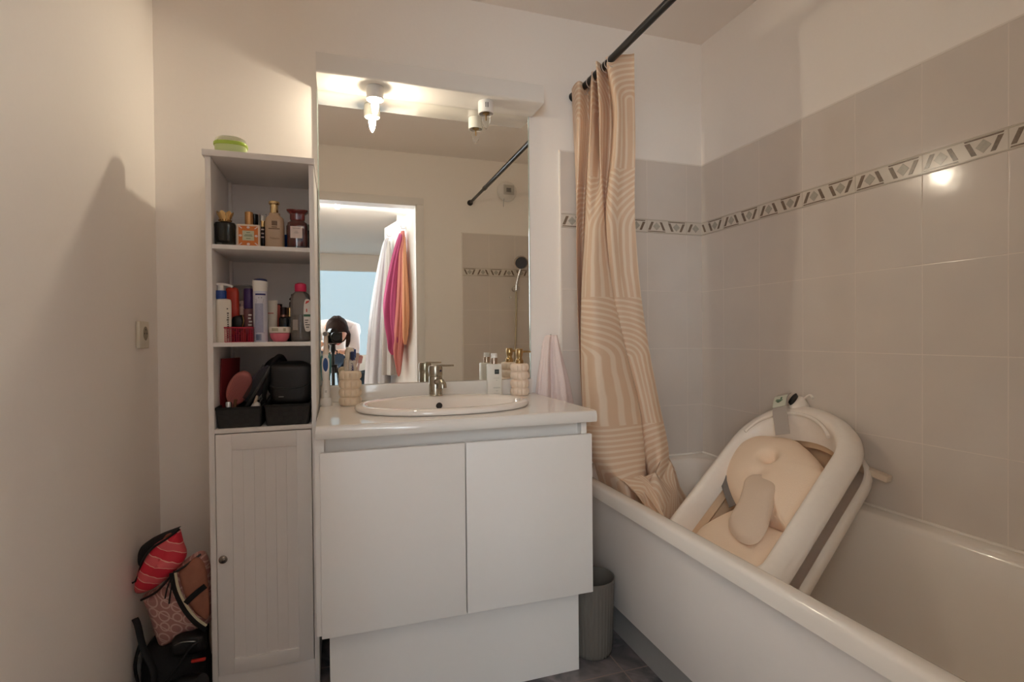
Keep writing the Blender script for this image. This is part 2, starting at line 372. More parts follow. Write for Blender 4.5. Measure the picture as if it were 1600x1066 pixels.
# washbasin
ba = thing('washbasin', (.33, 1.715, ZW), 'oval white ceramic washbasin set into the vanity worktop', 'washbasin')
bx, by = .33, 1.712
R = []
def ell(a, b, z, cy=by, n=64, sq=.93): 
    return [(bx + a*math.copysign(abs(math.cos(2*PI*i/n))**sq, math.cos(2*PI*i/n)), cy + b*math.copysign(abs(math.sin(2*PI*i/n))**sq, math.sin(2*PI*i/n)), z) for i in range(n)]
R = [ell(.270, .200, ZW+.0005), ell(.279, .209, ZW+.003), ell(.281, .211, ZW+.009), ell(.277, .207, ZW+.015), ell(.268, .198, ZW+.019), ell(.256, .180, ZW+.020, by-.006),
     ell(.245, .150, ZW+.018, by-.026), ell(.238, .142, ZW+.008, by-.03), ell(.225, .128, ZW-.02, by-.032), ell(.19, .105, ZW-.07, by-.034), ell(.13, .07, ZW-.115, by-.034), ell(.03, .02, ZW-.125, by-.034)]
basin = obj('bowl', MB().loft(R, False, True), ceramic, ba, 60)
# overflow hole on the rear inner wall of the bowl
ov = MB(); 
for r, d in ((.0105, .0), (.0105, .0035)): pass
oc = Vector((.331, 1.808, H-.2385))
axd = Vector((0, -1, .32)).normalized(); rx = Vector((1, 0, 0)); rz = rx.cross(axd)
def disc(mb, c, ax, r0, d0, d1, n=24, sc=1):
    ax = Vector(ax).normalized(); a = ax.cross(Vector((0, 0, 1))); a = a.normalized() if a.length > .01 else Vector((1, 0, 0)); b = ax.cross(a); c = Vector(c)
    return mb.loft([[c + ax*d + a*(r0*math.cos(2*PI*i/n)) + b*(r0*sc*math.sin(2*PI*i/n)) for i in range(n)] for d in (d0, d1)])
obj('overflow_hole', disc(MB(), oc, axd, .0105, -.004, .0035), mat('overflow rubber', rgb(35, 30, 26), .6), ba)
# faucet
fa = thing('faucet', (.331, 1.872, ZW+.019), 'water-spotted chrome mixer tap on the rear of the washbasin', 'faucet')
fz = ZW+.019
obj('body', MB().lathe(.331, 1.872, [(.0255, fz), (.0255, fz+.002), (.0235, fz+.004), (.0235, fz+.066), (.0225, fz+.068)], 32), chrome_old, fa)
obj('spout', MB().tube(cat([(.331, 1.866, fz+.046), (.3335, 1.845, fz+.051), (.3385, 1.815, fz+.054), (.341, 1.800, fz+.046), (.342, 1.796, fz+.032)], 5), [.0115]*15+[.0135]*6, 18), chrome_old, fa)
obj('head', MB().lathe(.331, 1.872, [(.0235, fz+.069), (.0240, fz+.072), (.0245, fz+.098), (.022, fz+.106), (.012, fz+.109)], 32), chrome_old, fa)
lv = MB(); lv.loft([[(x, 1.872+dy*wd, fz+z+t) for dy, t in ((-1, 0), (-.8, .003), (.8, .003), (1, 0), (.8, -.003), (-.8, -.003))] for x, z, wd in ((.332, .104, .020), (.352, .106, .016), (.370, .105, .011), (.392, .105, .009), (.396, .105, .006))])
obj('lever', lv, chrome_old, fa)
obj('marker', disc(MB(), (.3455, 1.852, fz+.088), (.55, -.83, 0), .004, -.002, .001), mat('dark marker dot', rgb(40, 30, 60), .4), fa)

# mirror
mm = bpy.data.materials.new('mirror silver'); mm.use_nodes = True; k = N(mm)
k.b.inputs['Base Color'].default_value = (.965, .965, .925, 1); k.b.inputs['Metallic'].default_value = 1; k.b.inputs['Roughness'].default_value = 0
mi = thing('wall_mirror', (.335, 1.992, H+.35), 'large frameless mirror on the wall above the washbasin', 'mirror')
obj('glass', MB().box(-.053, .731, 1.990, 1.9955, H-.171, H+.869), mm, mi)
eg = mat('polished mirror edge', rgb(190, 205, 198), .1, .3)
obj('edge', MB().box(-.0565, -.053, 1.9885, 1.9955, H-.171, H+.869), eg, mi); obj('edge', MB().box(.731, .7345, 1.9885, 1.9955, H-.171, H+.869), eg, mi)
# light pelmet over the mirror with two lamps
pe = thing('light_pelmet', (.345, 1.93, H+.87), 'white boxed light pelmet on the wall above the mirror', 'light pelmet')
pm = MB(); YP = 1.859
pp = [(1.9955, H+.870), (YP+.006, H+.870), (YP+.001, H+.873), (YP, H+.879), (YP, H+.930), (YP+.002, H+.937), (YP+.009, H+.940), (1.9955, H+.940)]
pm.loft([[(x, y, z) for y, z in pp] for x in (-.0545, .748)])
obj('box', pm, white_gloss, pe, 50)
bulbm = mat('lit bulb', (1, .8, .6, 1), .3, var=0, emit=(1, .86, .66, 1), es=BULB)
clear = glass('clear bulb glass', (1, 1, 1, 1), .0, 1.12)
def lamp(x, lit, label):
    y = 1.913; z = H+.870
    t = thing('pelmet_lamp', (x, y, z), label, 'lamp', 'lamps under the pelmet')
    obj('socket', MB().lathe(x, y, [(.020, z-.001), (.0285, z-.001), (.029, z-.004), (.029, z-.045), (.026, z-.046), (.026, z-.012), (.008, z-.010)], 40, cap1=True), white_plastic, t, 50)
    if not lit:
        s = MB()
        for dx in (-.006, .002):
            s.box(x+dx+.002-.006, x+dx+.0045-.006, y-.0302, y-.0285, z-.031, z-.013)
        obj('vent_slot', s, black, t)
    tip = [(.0125, -.040), (.0135, -.052), (.0155, -.062), (.0145, -.074), (.010, -.088), (.004, -.098), (.001, -.101)]
    if lit:
        obj('bulb_cap', MB().lathe(x, y, [(.012, z-.02), (.012, z-.046)], 24), white_plastic, t)
        obj('bulb', MB().lathe(x, y, [(r*.80, z+h+.0) for r, h in tip], 24), bulbm, t, 60)
    else:
        obj('bulb', MB().lathe(x, y, [(r, z+h) for r, h in tip], 24), clear, t, 60)
        obj('bulb_cap', MB().lathe(x, y, [(.0125, z-.015), (.0125, z-.045), (.003, z-.05), (.002, z-.07)], 24), brass, t)
    return t
lamp(.136, True, 'lit lamp with candle bulb in a white socket under the pelmet, left of the two')
lamp(.537, False, 'unlit lamp with clear candle bulb in a slotted white socket under the pelmet')
# ------------------------------------------------------------ tall shelf unit
su = thing('shelf_cabinet', (-.205, 1.84, 0), 'tall narrow white shelf cabinet with three open shelves and a lower door', 'shelf cabinet')
SX0, SX1, SYF, SYB = -.3475, -.0605, 1.695, 1.985
SZ = [H-.2600, H-.0125, H+.2670]                   # shelf tops
for x0, x1 in ((SX0, SX0+.0145), (SX1-.0135, SX1)): obj('side_panel', MB().box(x0, x1, SYF, SYB, .001, H+.514, .001), shelf_m, su)
obj('top_board', MB().box(SX0-.006, SX1+.003, SYF-.008, SYB+.006, H+.514, H+.532, .0015), shelf_m, su)
for z in SZ: obj('shelf_board', MB().box(SX0+.0145, SX1-.0135, SYF+.001, SYB-.006, z-.0125, z, .0008), shelf_m, su)
obj('back_panel', MB().box(SX0+.0145, SX1-.0135, SYB-.006, SYB-.002, .08, H+.514).box(SX0+.0145, SX0+.022, SYB-.03, SYB-.006, H-.25, H+.514), shelf_m, su)
obj('base_board', MB().box(SX0+.0145, SX1-.0135, SYF+.004, SYF+.018, .001, .092).box(SX0+.0145, SX1-.0135, SYF+.018, SYB-.006, .078, .092), shelf_m, su)
d = MB(); dx0, dx1, dz0, dz1 = SX0+.0165, SX1-.0155, H-.966, H-.2755
iy = SYF+.0045
d.box(dx0, -.290, SYF, SYF+.016, dz0, dz1, .0008).box(-.117, dx1, SYF, SYF+.016, dz0, dz1, .0008).box(-.290, -.117, SYF, SYF+.016, dz0, H-.925, .0008).box(-.290, -.117, SYF, SYF+.016, H-.322, dz1, .0008)
for i in range(6): d.box(-.290+i*.02883, -.290+(i+1)*.02883-.00025, iy, iy+.008, H-.925, H-.322)
dd = obj('door', d, shelf_m, su)
obj('knob', MB().loft([[( -.3125 + r*math.cos(2*PI*i/20), y, H-.626 + r*math.sin(2*PI*i/20)) for i in range(20)] for r, y in ((.004, SYF), (.004, SYF-.010), (.009, SYF-.013), (.0115, SYF-.018), (.0105, SYF-.022), (.005, SYF-.0245))]), mat('brushed nickel', rgb(150, 142, 136), .25, 1), dd, 60)

# ------------------------------------------------------------ small things: helpers
def XZ(x, z, y): return lambda u, v, d: (x+u, y-d, z+v)       # a plane facing the viewer side of the shelf
lit_txt = mat('printed dark ink', rgb(70, 62, 55), .6, var=0)
green_txt = mat('printed green ink', rgb(70, 92, 62), .6, var=0)
paper = mat('printed label paper', rgb(222, 206, 200), .6)
# green box on the top board
t = thing('plastic_box', (-.292, 1.765, H+.532), 'lime green plastic box with clear domed lid lying on top of the shelf cabinet', 'plastic box')
gx, gy, gz = -.292, 1.765, H+.532
obj('body', MB().lathe(gx, gy, [(.036, gz), (.041, gz+.004), (.043, gz+.034), (.041, gz+.034), (.038, gz+.006)], 40, 1, .8, .75), mat('lime green plastic', rgb(222, 238, 176), .3, var=.02, trans=.3), t, 60)
obj('rim', MB().lathe(gx, gy, [(.0435, gz+.034), (.0455, gz+.036), (.0455, gz+.043), (.043, gz+.045)], 40, 1, .8, .75), mat('deep lime plastic', rgb(178, 208, 84), .3), t, 60)
obj('lid', MB().lathe(gx, gy, [(.043, gz+.045), (.040, gz+.055), (.028, gz+.062), (.01, gz+.064)], 40, 1, .8, .75), mat('pale lime clear plastic', rgb(232, 236, 208), .15, trans=.7, var=0), t, 60)

# ---- row one: perfumes
z1 = SZ[2]
def perfume_crown():
    x, y = -.305, 1.735
    t = thing('perfume_bottle', (x, y, z1), 'dark green glass perfume bottle with gold crown cap at the left of the top shelf', 'perfume bottle')
    obj('glass', MB().lathe(x, y, [(.024, z1), (.0265, z1+.002), (.0270, z1+.05), (.0285, z1+.062), (.026, z1+.068), (.013, z1+.070)], 40, 1, .75, .7), glass('smoked clear glass', rgb(150, 158, 150), .04), t, 50)
    obj('juice', MB().lathe(x, y, [(.010, z1+.0130), (.019, z1+.016), (.0225, z1+.026), (.0255, z1+.060), (.0245, z1+.066), (.012, z1+.069)], 40, 1, .75, .7), mat('dark green enamel', rgb(24, 34, 28), .2), t, 50)
    n = 84; rg = []
    for r, z, w in ((.0135, .069, 0), (.0155, .072, 0), (.0145, .078, 0), (.017, .084, 0), (.0225, .101, 1), (.0205, .101, 1), (.013, .082, 0), (.003, .080, 0)):
        rg.append([(x + (r*(1+.0*w))*math.cos(2*PI*i/n), y + r*math.sin(2*PI*i/n), z1 + z - w*.007*(1-abs(math.cos(PI*i*7/n)))**.7) for i in range(n)])
    obj('crown_cap', MB().loft(rg), gold, t, 30)
    b = MB()
    for i in range(14):
        a = 2*PI*i/14; b.lathe(x+.0165*math.cos(a), y+.0165*math.sin(a), [(.0006, z1+.0735), (.0022, z1+.0755), (.0006, z1+.0775)], 8)
    obj('bead_ring', b, gold, t, 60)
perfume_crown()
x, y = -.2415, 1.728
t = thing('gift_box', (x, y, z1), 'small orange and white patterned square box with pale green label on the top shelf', 'box')
obj('box', MB().box(x-.033, x+.029, y, y+.024, z1, z1+.067, .001), mat('pale card', rgb(222, 206, 188), .5), t)
f3 = XZ(x-.002, z1+.0335, y)
obj('orange_print', MB().prism([(-.026, -.0285), (.026, -.0285), (.026, .0285), (-.026, .0285)], f3, 0, .0004), mat('orange print', rgb(206, 118, 52), .5), t)
wm_ = MB()
for a in range(8):
    cx = (-.021, 0, .021, .021, .021, 0, -.021, -.021)[a]; cy = (.024, .0245, .024, 0, -.024, -.0245, -.024, 0)[a]
    if a % 2: wm_.prism([(cx+.0042*math.cos(i*PI/6), cy+.0035*math.sin(i*PI/6)) for i in range(12)], f3, .0004, .0007)
    else:
        s_ = 1 if a in (0, 4) else -1
        wm_.prism([(cx-.005, cy+.003*s_), (cx-.002, cy+.004*s_), (cx+.005, cy-.002*s_), (cx+.003, cy-.004*s_)], f3, .0004, .0007)
obj('white_motifs', wm_, paper, t)
gl = obj('green_label', MB().prism([(-.0155, -.014), (.0155, -.014), (.0155, .0145), (-.0155, .0145)], f3, .0004, .0009), mat('pale green label', rgb(190, 194, 168), .5), t)
lab = MB(); lines_mb(lab, lambda u, v, d: f3(u, v, d+.0009), [(-.009, .010, .0025), (-.0115, .0115, -.001), (-.005, .005, .009), (-.006, .006, -.008)], .0007)
obj('print', lab, green_txt, gl)
# peach capped bottle behind the box
def capped(x, y, z, w, d, hb, capw, hc, mb_, mc, name, label, cat_, neck=True, group=None):
    t = thing(name, (x, y, z), label, cat_, group)
    obj('body', MB().box(x-w/2, x+w/2, y-d/2, y+d/2, z, z+hb, min(w, d)*.15, 3), mb_, t)
    obj('cap', MB().lathe(x, y, [(capw*.9, z+hb), (capw, z+hb+.001), (capw, z+hb+hc-.001), (capw*.9, z+hb+hc)], 24), mc, t)
    return t
black_glass = mat('black glass', rgb(18, 18, 20), .1)
t = capped(-.251, 1.80, z1, .036, .03, .076, .0115, .042, black_glass, mat('peach gold cap', rgb(222, 170, 112), .35, .5), 'perfume_bottle', 'perfume bottle with peach gold cylinder cap standing behind the orange box', 'perfume bottle')
obj('cap_back', MB().lathe(-.240, 1.83, [(.012, z1+.07), (.012, z1+.118)], 20), black_glass, t)
t = thing('perfume_atomiser', (-.208, 1.765, z1), 'slim dark perfume atomiser with clear cap between orange box and beige flask', 'perfume atomiser')
obj('vial', MB().lathe(-.208, 1.765, [(.0085, z1), (.0092, z1+.002), (.0092, z1+.066), (.006, z1+.068)], 20), mat('brown black glass', rgb(40, 28, 22), .08), t)
pr = MB(); 
for zz in (.045, .057, .034): pr.box(-.2125, -.2045, 1.7552, 1.7556, z1+zz, z1+zz+.004)
obj('print', pr, paper, t)
obj('collar', MB().lathe(-.208, 1.765, [(.006, z1+.067), (.0062, z1+.086)], 20), gold, t)
obj('spray_head', MB().lathe(-.208, 1.765, [(.0068, z1+.086), (.0068, z1+.100), (.005, z1+.102)], 20), white_plastic, t)
obj('clear_cap', MB().lathe(-.208, 1.765, [(.0105, z1+.068), (.0105, z1+.107), (.009, z1+.108), (.009, z1+.1065), (.0095, z1+.069)], 24), glass('clear plastic', (1, 1, 1, 1), .02, 1.2), t)
# beige flask
x, y = -.173, 1.742
t = thing('perfume_bottle', (x, y, z1), 'tall beige perfume flask with pale gold stopper on the top shelf', 'perfume bottle')
beige = mat('satin beige coating', rgb(186, 162, 138), .35, .15, var=.06, scale=400)
obj('body', MB().lathe(x, y, [(.025, z1), (.0268, z1+.002), (.0268, z1+.082), (.025, z1+.091), (.018, z1+.097), (.0155, z1+.099), (.0155, z1+.106), (.010, z1+.108)], 40, 1, .62, .72), beige, t, 50)
obj('stopper', MB().lathe(x-.001, y, [(.0105, z1+.106), (.0115, z1+.109), (.0112, z1+.131), (.0150, z1+.134), (.0155, z1+.137), (.0145, z1+.141), (.008, z1+.142)], 36), mat('pale gold', rgb(214, 188, 140), .25, 1), t, 50)
brown_ink = mat('brown ink', rgb(96, 70, 48), .5)
f3 = XZ(x+.001, z1, y-.0168)
em = MB()
for i in range(4): em.prism([(-.0075+i*.0039, .067), (-.0045+i*.0039, .067), (-.0045+i*.0039, .081), (-.0075+i*.0039, .081)], f3, -.0004, .0006)
obj('emblem', em, brown_ink, t)
pr = MB(); lines_mb(pr, f3, [(-.008, .007, .0625), (-.017, .014, .0575)], .0012); obj('print', pr, brown_ink, t)
lettering('lettering', 'Tobacco', .0075, (x+.001, y-.0172, z1+.029), (1, 0, 0), (0, 0, 1), brown_ink, t)
# dark red bottle
x, y = -.109, 1.738
t = thing('perfume_bottle', (x, y, z1), 'dark red square-shouldered perfume bottle with pink label on the top shelf', 'perfume bottle')
wine = mat('dark red lacquered glass', rgb(74, 20, 18), .08, coat=.6)
obj('body', MB().lathe(x, y, [(.034, z1), (.036, z1+.003), (.0362, z1+.068), (.034, z1+.078), (.026, z1+.083), (.024, z1+.088)], 40, .8, .6, .38), wine, t, 40)
obj('base_glass', MB().lathe(x, y, [(.0362, z1), (.0372, z1+.001), (.0372, z1+.007)], 40, .8, .6, .38), glass('smoked clear glass', rgb(150, 158, 150)), t)
obj('cap', MB().lathe(x, y, [(.0245, z1+.086), (.0265, z1+.090), (.0265, z1+.106), (.0370, z1+.113), (.0380, z1+.117), (.030, z1+.119)], 40, .8, .62, .4), mat('wine red plastic', rgb(104, 34, 32), .12, coat=.5), t, 40)
lb = obj('label', MB().box(x-.019, x+.014, y-.0228, y-.0212, z1+.031, z1+.066), paper, t)
lettering('lettering', 'TOM FORD', .0042, (x-.0025, y-.0228, z1+.060), (1, 0, 0), (0, 0, 1), brown_ink, lb)
lettering('lettering', 'LOST', .0036, (x-.0025, y-.0228, z1+.051), (1, 0, 0), (0, 0, 1), brown_ink, lb)
lettering('lettering', 'CHERRY', .0036, (x-.0025, y-.0228, z1+.0465), (1, 0, 0), (0, 0, 1), brown_ink, lb)
t = capped(-.135, 1.81, z1, .05, .025, .055, .012, .03, mat('blue glass', rgb(28, 74, 140), .1), black_glass, 'perfume_bottle', 'blue glass perfume bottle with black cap hidden behind the beige flask', 'perfume bottle')
t = capped(-.086, 1.83, z1, .022, .03, .075, .009, .02, mat('dark blue-grey glass', rgb(40, 46, 56), .1), mat('pale grey-green cap', rgb(140, 150, 140), .4), 'perfume_bottle', 'dark grey perfume bottle behind the dark red bottle at the right of the top shelf', 'perfume bottle')

# ---- row two
z2 = SZ[1]
x, y = -.3165, 1.752
t = thing('lotion_bottle', (x, y, z2), 'white rectangular pump bottle with blue collar at the left of the middle shelf', 'lotion bottle')
cream = mat('cream white plastic', rgb(226, 220, 208), .35)
obj('body', MB().lathe(x, y, [(.0285, z2), (.031, z2+.003), (.031, z2+.118), (.029, z2+.125), (.018, z2+.128)], 40, .66, .66, .35, rot=.3), cream, t, 40)
obj('collar', MB().lathe(x-.006, y, [(.015, z2+.127), (.0155, z2+.129), (.0155, z2+.150), (.0145, z2+.152)], 32), mat('royal blue plastic', rgb(38, 74, 150), .35), t)
obj('pump', MB().lathe(x-.006, y, [(.0085, z2+.150), (.0075, z2+.165), (.009, z2+.169)], 20).tube(cat([(x-.018, y, z2+.1705), (x-.004, y, z2+.171), (x+.012, y, z2+.169), (x+.026, y, z2+.164)], 4), [.003, .0042, .0045]+[.004]*10, 8), white_plastic, t, 60)
pr = MB()
rr = random.Random(3)
fx = lambda u, v, d: (x+.0235 + (u*.3)+d*.5, y-.0165 + u + 0*d, z2+v)
for i in range(15): 
    a = .012 + i*.0065
    if rr.random() < .85: pr.box(x+.0120+rr.random()*.002, x+.0120+.003+rr.random()*.003, y-.0188, y-.0178, z2+a, z2+a+.0035)
obj('print', pr, lit_txt, t)
t = thing('shampoo_bottle', (-.300, 1.80, z2), 'tall red-orange plastic bottle standing behind the white pump bottle', 'bottle')
obj('body', MB().lathe(-.300, 1.80, [(.018, z2), (.0195, z2+.003), (.0185, z2+.150), (.016, z2+.163), (.01, z2+.166)], 32, 1, .7, .6), mat('red orange plastic', rgb(196, 62, 42), .35), t, 50)
t = thing('cotton_box', (-.288, 1.90, z2), 'translucent grey box standing at the back of the middle shelf behind the red bottle', 'box')
obj('body', MB().box(-.312, -.262, 1.89, 1.93, z2, z2+.178, .003), mat('frosted grey plastic', rgb(150, 146, 142), .4, trans=.3), t)
obj('lid', MB().box(-.313, -.261, 1.889, 1.931, z2+.178, z2+.184, .002), mat('frosted grey lid', rgb(168, 164, 160), .4), t)
t = thing('spray_bottle', (-.273, 1.815, z2), 'small dark spray bottle with white nozzle behind the red basket', 'spray bottle')
obj('body', MB().lathe(-.273, 1.815, [(.014, z2), (.0145, z2+.075), (.009, z2+.083)], 24), mat('dark smoked plastic', rgb(40, 34, 34), .2), t, 50)
obj('nozzle', MB().lathe(-.273, 1.815, [(.0115, z2+.083), (.0105, z2+.108), (.007, z2+.110), (.0065, z2+.126), (.005, z2+.127)], 24).tube([(-.276, 1.812, z2+.122), (-.281, 1.803, z2+.121)], .0035, 8), mat('pale pink plastic', rgb(214, 196, 188), .35), t, 50)
# red mesh basket with a compact
t = thing('mesh_basket', (-.270, 1.757, z2), 'small crimson mesh basket in the middle of the middle shelf', 'basket')
crim = mat('crimson wire', rgb(168, 24, 52), .4)
bk = MB(); bx0, bx1, by0, by1, bh = -.310, -.236, 1.733, 1.785, .045
for i in range(13):
    xx = bx0 + (bx1-bx0)*i/12
    for yy in (by0, by1): bk.box(xx-.0007, xx+.0007, yy-.0006, yy+.0006, z2, z2+bh)
for i in range(9):
    yy = by0 + (by1-by0)*i/8
    for xx in (bx0, bx1): bk.box(xx-.0006, xx+.0006, yy-.0007, yy+.0007, z2, z2+bh)
for i in range(9):
    zz = z2+.002 + (bh-.003)*i/8; r_ = .0007
    for yy in (by0, by1): bk.box(bx0, bx1, yy-.0006, yy+.0006, zz-r_, zz+r_)
    for xx in (bx0, bx1): bk.box(xx-.0006, xx+.0006, by0, by1, zz-r_, zz+r_)
obj('mesh_sides', bk, crim, t)
obj('rim', MB().box(bx0-.002, bx1+.002, by0-.002, by0+.001, z2+bh-.004, z2+bh).box(bx0-.002, bx1+.002, by1-.001, by1+.002, z2+bh-.004, z2+bh).box(bx0-.002, bx0+.001, by0, by1, z2+bh-.004, z2+bh).box(bx1-.001, bx1+.002, by0, by1, z2+bh-.004, z2+bh), crim, t)
obj('bottom', MB().box(bx0, bx1, by0, by1, z2+.0002, z2+.0016), crim, t)
for i in range(4):
    xx = -.300 + i*.018
    o = obj('nail_polish', MB().lathe(xx, 1.760, [(.007, z2+.0025), (.008, z2+.004), (.008, z2+.024), (.004, z2+.027), (.004, z2+.038)], 16), mat('polish %d' % i, (rgb(140, 20, 40), rgb(90, 20, 60), rgb(150, 60, 50), rgb(170, 40, 60))[i], .15), None, 50)
    tag(o, ('dark red nail polish at the left end inside the crimson mesh basket', 'plum nail polish second from left inside the crimson mesh basket', 'brick red nail polish third from left inside the crimson mesh basket', 'rose red nail polish at the right end inside the crimson mesh basket')[i], 'nail polish', 'nail polishes in the mesh basket')
t = thing('hair_tie', (-.282, 1.775, z2+.045), 'round black hair brush head with gold band sticking up out of the crimson basket', 'brush')
obj('pad', MB().lathe(-.282, 1.776, [(.006, z2+.030), (.014, z2+.038), (.018, z2+.052), (.018, z2+.064), (.013, z2+.076), (.004, z2+.080)], 28, 1, .5), black, t, 60)
obj('band', MB().tube([(-.268+.003*math.sin(a*.6), 1.766+.0*a, z2+.046+a*.007) for a in range(6)], .0016, 6), gold, t)
t.name = 'hair_brush'
# purple capped bottle
x, y = -.2525, 1.795
t = thing('body_mist_bottle', (x, y, z2), 'translucent pinkish bottle with tall purple cap left of the deodorant can', 'bottle')
obj('body', MB().lathe(x, y, [(.0155, z2), (.0165, z2+.003), (.0165, z2+.100), (.012, z2+.103)], 28), mat('dusty rose plastic', rgb(150, 104, 110), .2, trans=.3), t, 50)
obj('cap', MB().lathe(x, y, [(.0158, z2+.102), (.0162, z2+.104), (.0158, z2+.160), (.0140, z2+.163)], 28), mat('deep purple plastic', rgb(70, 48, 104), .35), t, 50)
pr = MB(); f3 = XZ(x+.002, z2, y-.0168)
lines_mb(pr, f3, [(-.003, .006, .082), (-.004, .004, .072), (-.002, .007, .062), (-.004, .006, .052), (-.004, .006, .020)], .0022); obj('print', pr, mat('white print', rgb(214, 206, 206), .5), t)
# deodorant can
x, y = -.217, 1.755
t = thing('deodorant_can', (x, y, z2), 'tall white deodorant spray can with navy top in the centre of the middle shelf', 'spray can')
obj('can', MB().lathe(x, y, [(.0185, z2), (.0200, z2+.002), (.0203, z2+.150), (.0195, z2+.153)], 36), mat('white lacquered can', rgb(206, 208, 222), .3), t, 50)
obj('cap', MB().loft([[(x+r*math.cos(2*PI*i/32), y+r*math.sin(2*PI*i/32), z2+z+ (t_*.008*math.cos(2*PI*i/32))) for i in range(32)] for r, z, t_ in ((.0198, .152, 0), (.0218, .176, .0), (.0212, .183, -.2))]), white_plastic, t, 50)
obj('navy_top', MB().loft([[(x+r*math.cos(2*PI*i/32), y+r*math.sin(2*PI*i/32), z2+z) for i in range(32)] for r, z in ((.0205, .182), (.0185, .188), (.008, .191))]), mat('navy plastic', rgb(34, 40, 84), .3), t, 50)
def curved(r, y, x): return lambda u, v, d: (x+(r+d)*math.sin(u/r), y-(r+d)*math.cos(u/r), z2+v)
f3 = curved(.0203, y, x)
def wrap(mb, f3, u0, u1, v0, v1, d0, d1, n=8):
    for i in range(n):
        a = u0+(u1-u0)*i/n; b = u0+(u1-u0)*(i+1)/n; mb.prism([(a, v0), (b, v0), (b, v1), (a, v1)], f3, d0, d1)
nb = MB(); wrap(nb, f3, -.012, .018, .1475-.008, .1475-.003, 0, .0004); obj('navy_band', nb, mat('navy print', rgb(40, 48, 110), .4), t)
tp = MB(); wrap(tp, f3, -.014, .010, .028, .115, 0, .0003); obj('text_panel', tp, mat('grey blue fine print', rgb(158, 162, 190), .45, var=.35, scale=900), t)
bc = MB()
for i in range(11): bc.prism([(-.011+i*.0014, .005), (-.0103+i*.0014, .005), (-.0103+i*.0014, .024), (-.011+i*.0014, .024)], f3, 0, .0005)
obj('barcode', bc, mat('blue grey ink', rgb(90, 110, 150), .5), t)
pr = MB(); lines_mb(pr, f3, [(-.003, .007, .132), (-.010, .012, .127), (-.008, .011, .123), (-.010, .010, .119), (-.010, .012, .0275)], .0008); obj('print', pr, lit_txt, t)
# leaning white tube card
x, y = -.1905, 1.80
t = thing('hair_serum_tube', (x, y, z2), 'white flat tube with faint red print standing right of the deodorant can', 'tube')
obj('tube', MB().loft([[(x+w*math.cos(2*PI*i/24), y+dd_*math.sin(2*PI*i/24), z2+z) for i in range(24)] for w, dd_, z in ((.012, .012, .02), (.0145, .012, .03), (.016, .006, .10), (.0165, .0015, .128))]), cream, t, 40)
obj('cap', MB().lathe(x, y, [(.012, z2), (.0125, z2+.02)], 24), white_plastic, t)
pr = MB(); lines_mb(pr, XZ(x, z2, y-.0095), [(-.010, .006, .088)], .0016); obj('print', pr, mat('soft red ink', rgb(200, 120, 110), .5), t)
# pink egg sponge behind
t = tag(obj('makeup_sponge', MB().lathe(-.1765, 1.86, [(.004, z2+.0), (.012, z2+.006), (.0165, z2+.03), (.015, z2+.07), (.010, z2+.105), (.003, z2+.118)], 24), mat('salmon pink foam', rgb(206, 110, 96), .8)), 'salmon pink upright makeup sponge at the back of the middle shelf', 'sponge')
# pink jar
x, y = -.164, 1.757
t = thing('cream_jar', (x, y, z2), 'pink round-bottomed cream jar with wide white lid on the middle shelf', 'jar')
obj('jar', MB().lathe(x, y, [(.013, z2), (.019, z2+.002), (.026, z2+.012), (.0285, z2+.026), (.024, z2+.027)], 40), mat('pink plastic', rgb(216, 116, 134), .3), t, 50)
jl = obj('lid', MB().lathe(x, y, [(.0295, z2+.027), (.0305, z2+.028), (.0305, z2+.043), (.0290, z2+.045)], 40), cream, t, 50)
pr = MB(); f3 = curved(.0306, y, x)
for u0, u1 in ((-.022, -.002), (.012, .020)): wrap(pr, f3, u0, u1, .032, .041, 0, .0003)
obj('print', pr, mat('grey green fine print', rgb(176, 172, 150), .6, var=.5, scale=1500), jl)
# small bottles behind
t = capped(-.158, 1.815, z2, .026, .026, .076, .010, .032, black_glass, mat('dark brown cap', rgb(54, 34, 30), .3), 'foundation_bottle', 'small black bottle with dark brown cap behind the pink jar', 'bottle')
obj('band', MB().lathe(-.158, 1.815, [(.0112, z2+.078), (.0112, z2+.084)], 20), mat('rose gold', rgb(190, 140, 120), .3, 1), t)
capped(-.141, 1.83, z2, .020, .02, .078, .0085, .030, black_glass, gold, 'nail_polish', 'small black bottle with gold and clear cap left of the clear bottle', 'bottle')
t = capped(-.131, 1.885, z2, .03, .03, .13, .010, .025, black, black, 'spray_bottle', 'tall black spray bottle at the back behind the clear bottle', 'spray bottle')
obj('nozzle', MB().tube([(-.131, 1.88, z2+.15), (-.142, 1.865, z2+.136)], .004, 8), black, t)
t = capped(-.186, 1.93, z2, .04, .03, .105, .014, .02, black, black, 'pump_bottle', 'black bottle just visible at the back behind the white tube', 'bottle')
# micellar bottle
x, y = -.104, 1.757
t = thing('micellar_water_bottle', (x, y, z2), 'large clear bottle with pink flip cap at the right of the middle shelf', 'bottle')
obj('bottle', MB().lathe(x, y, [(.022, z2), (.0285, z2+.004), (.0295, z2+.025), (.0300, z2+.10), (.0295, z2+.128), (.0255, z2+.144), (.015, z2+.153), (.0135, z2+.158)], 44, 1, .62, .85), mat('clear pet plastic', rgb(206, 200, 196), .04, trans=.85, var=0, ior=1.25), t, 50)
obj('liquid', MB().lathe(x, y, [(.020, z2+.003), (.0270, z2+.006), (.0282, z2+.025), (.0287, z2+.082)], 44, 1, .6, .85), mat('cleansing water', rgb(196, 190, 178), .02, trans=.9, var=0, ior=1.33), t, 50)
obj('cap', MB().lathe(x, y, [(.0160, z2+.153), (.0168, z2+.155), (.0172, z2+.168), (.0160, z2+.176), (.009, z2+.180)], 32), mat('hot pink plastic', rgb(206, 38, 84), .3), t, 50)
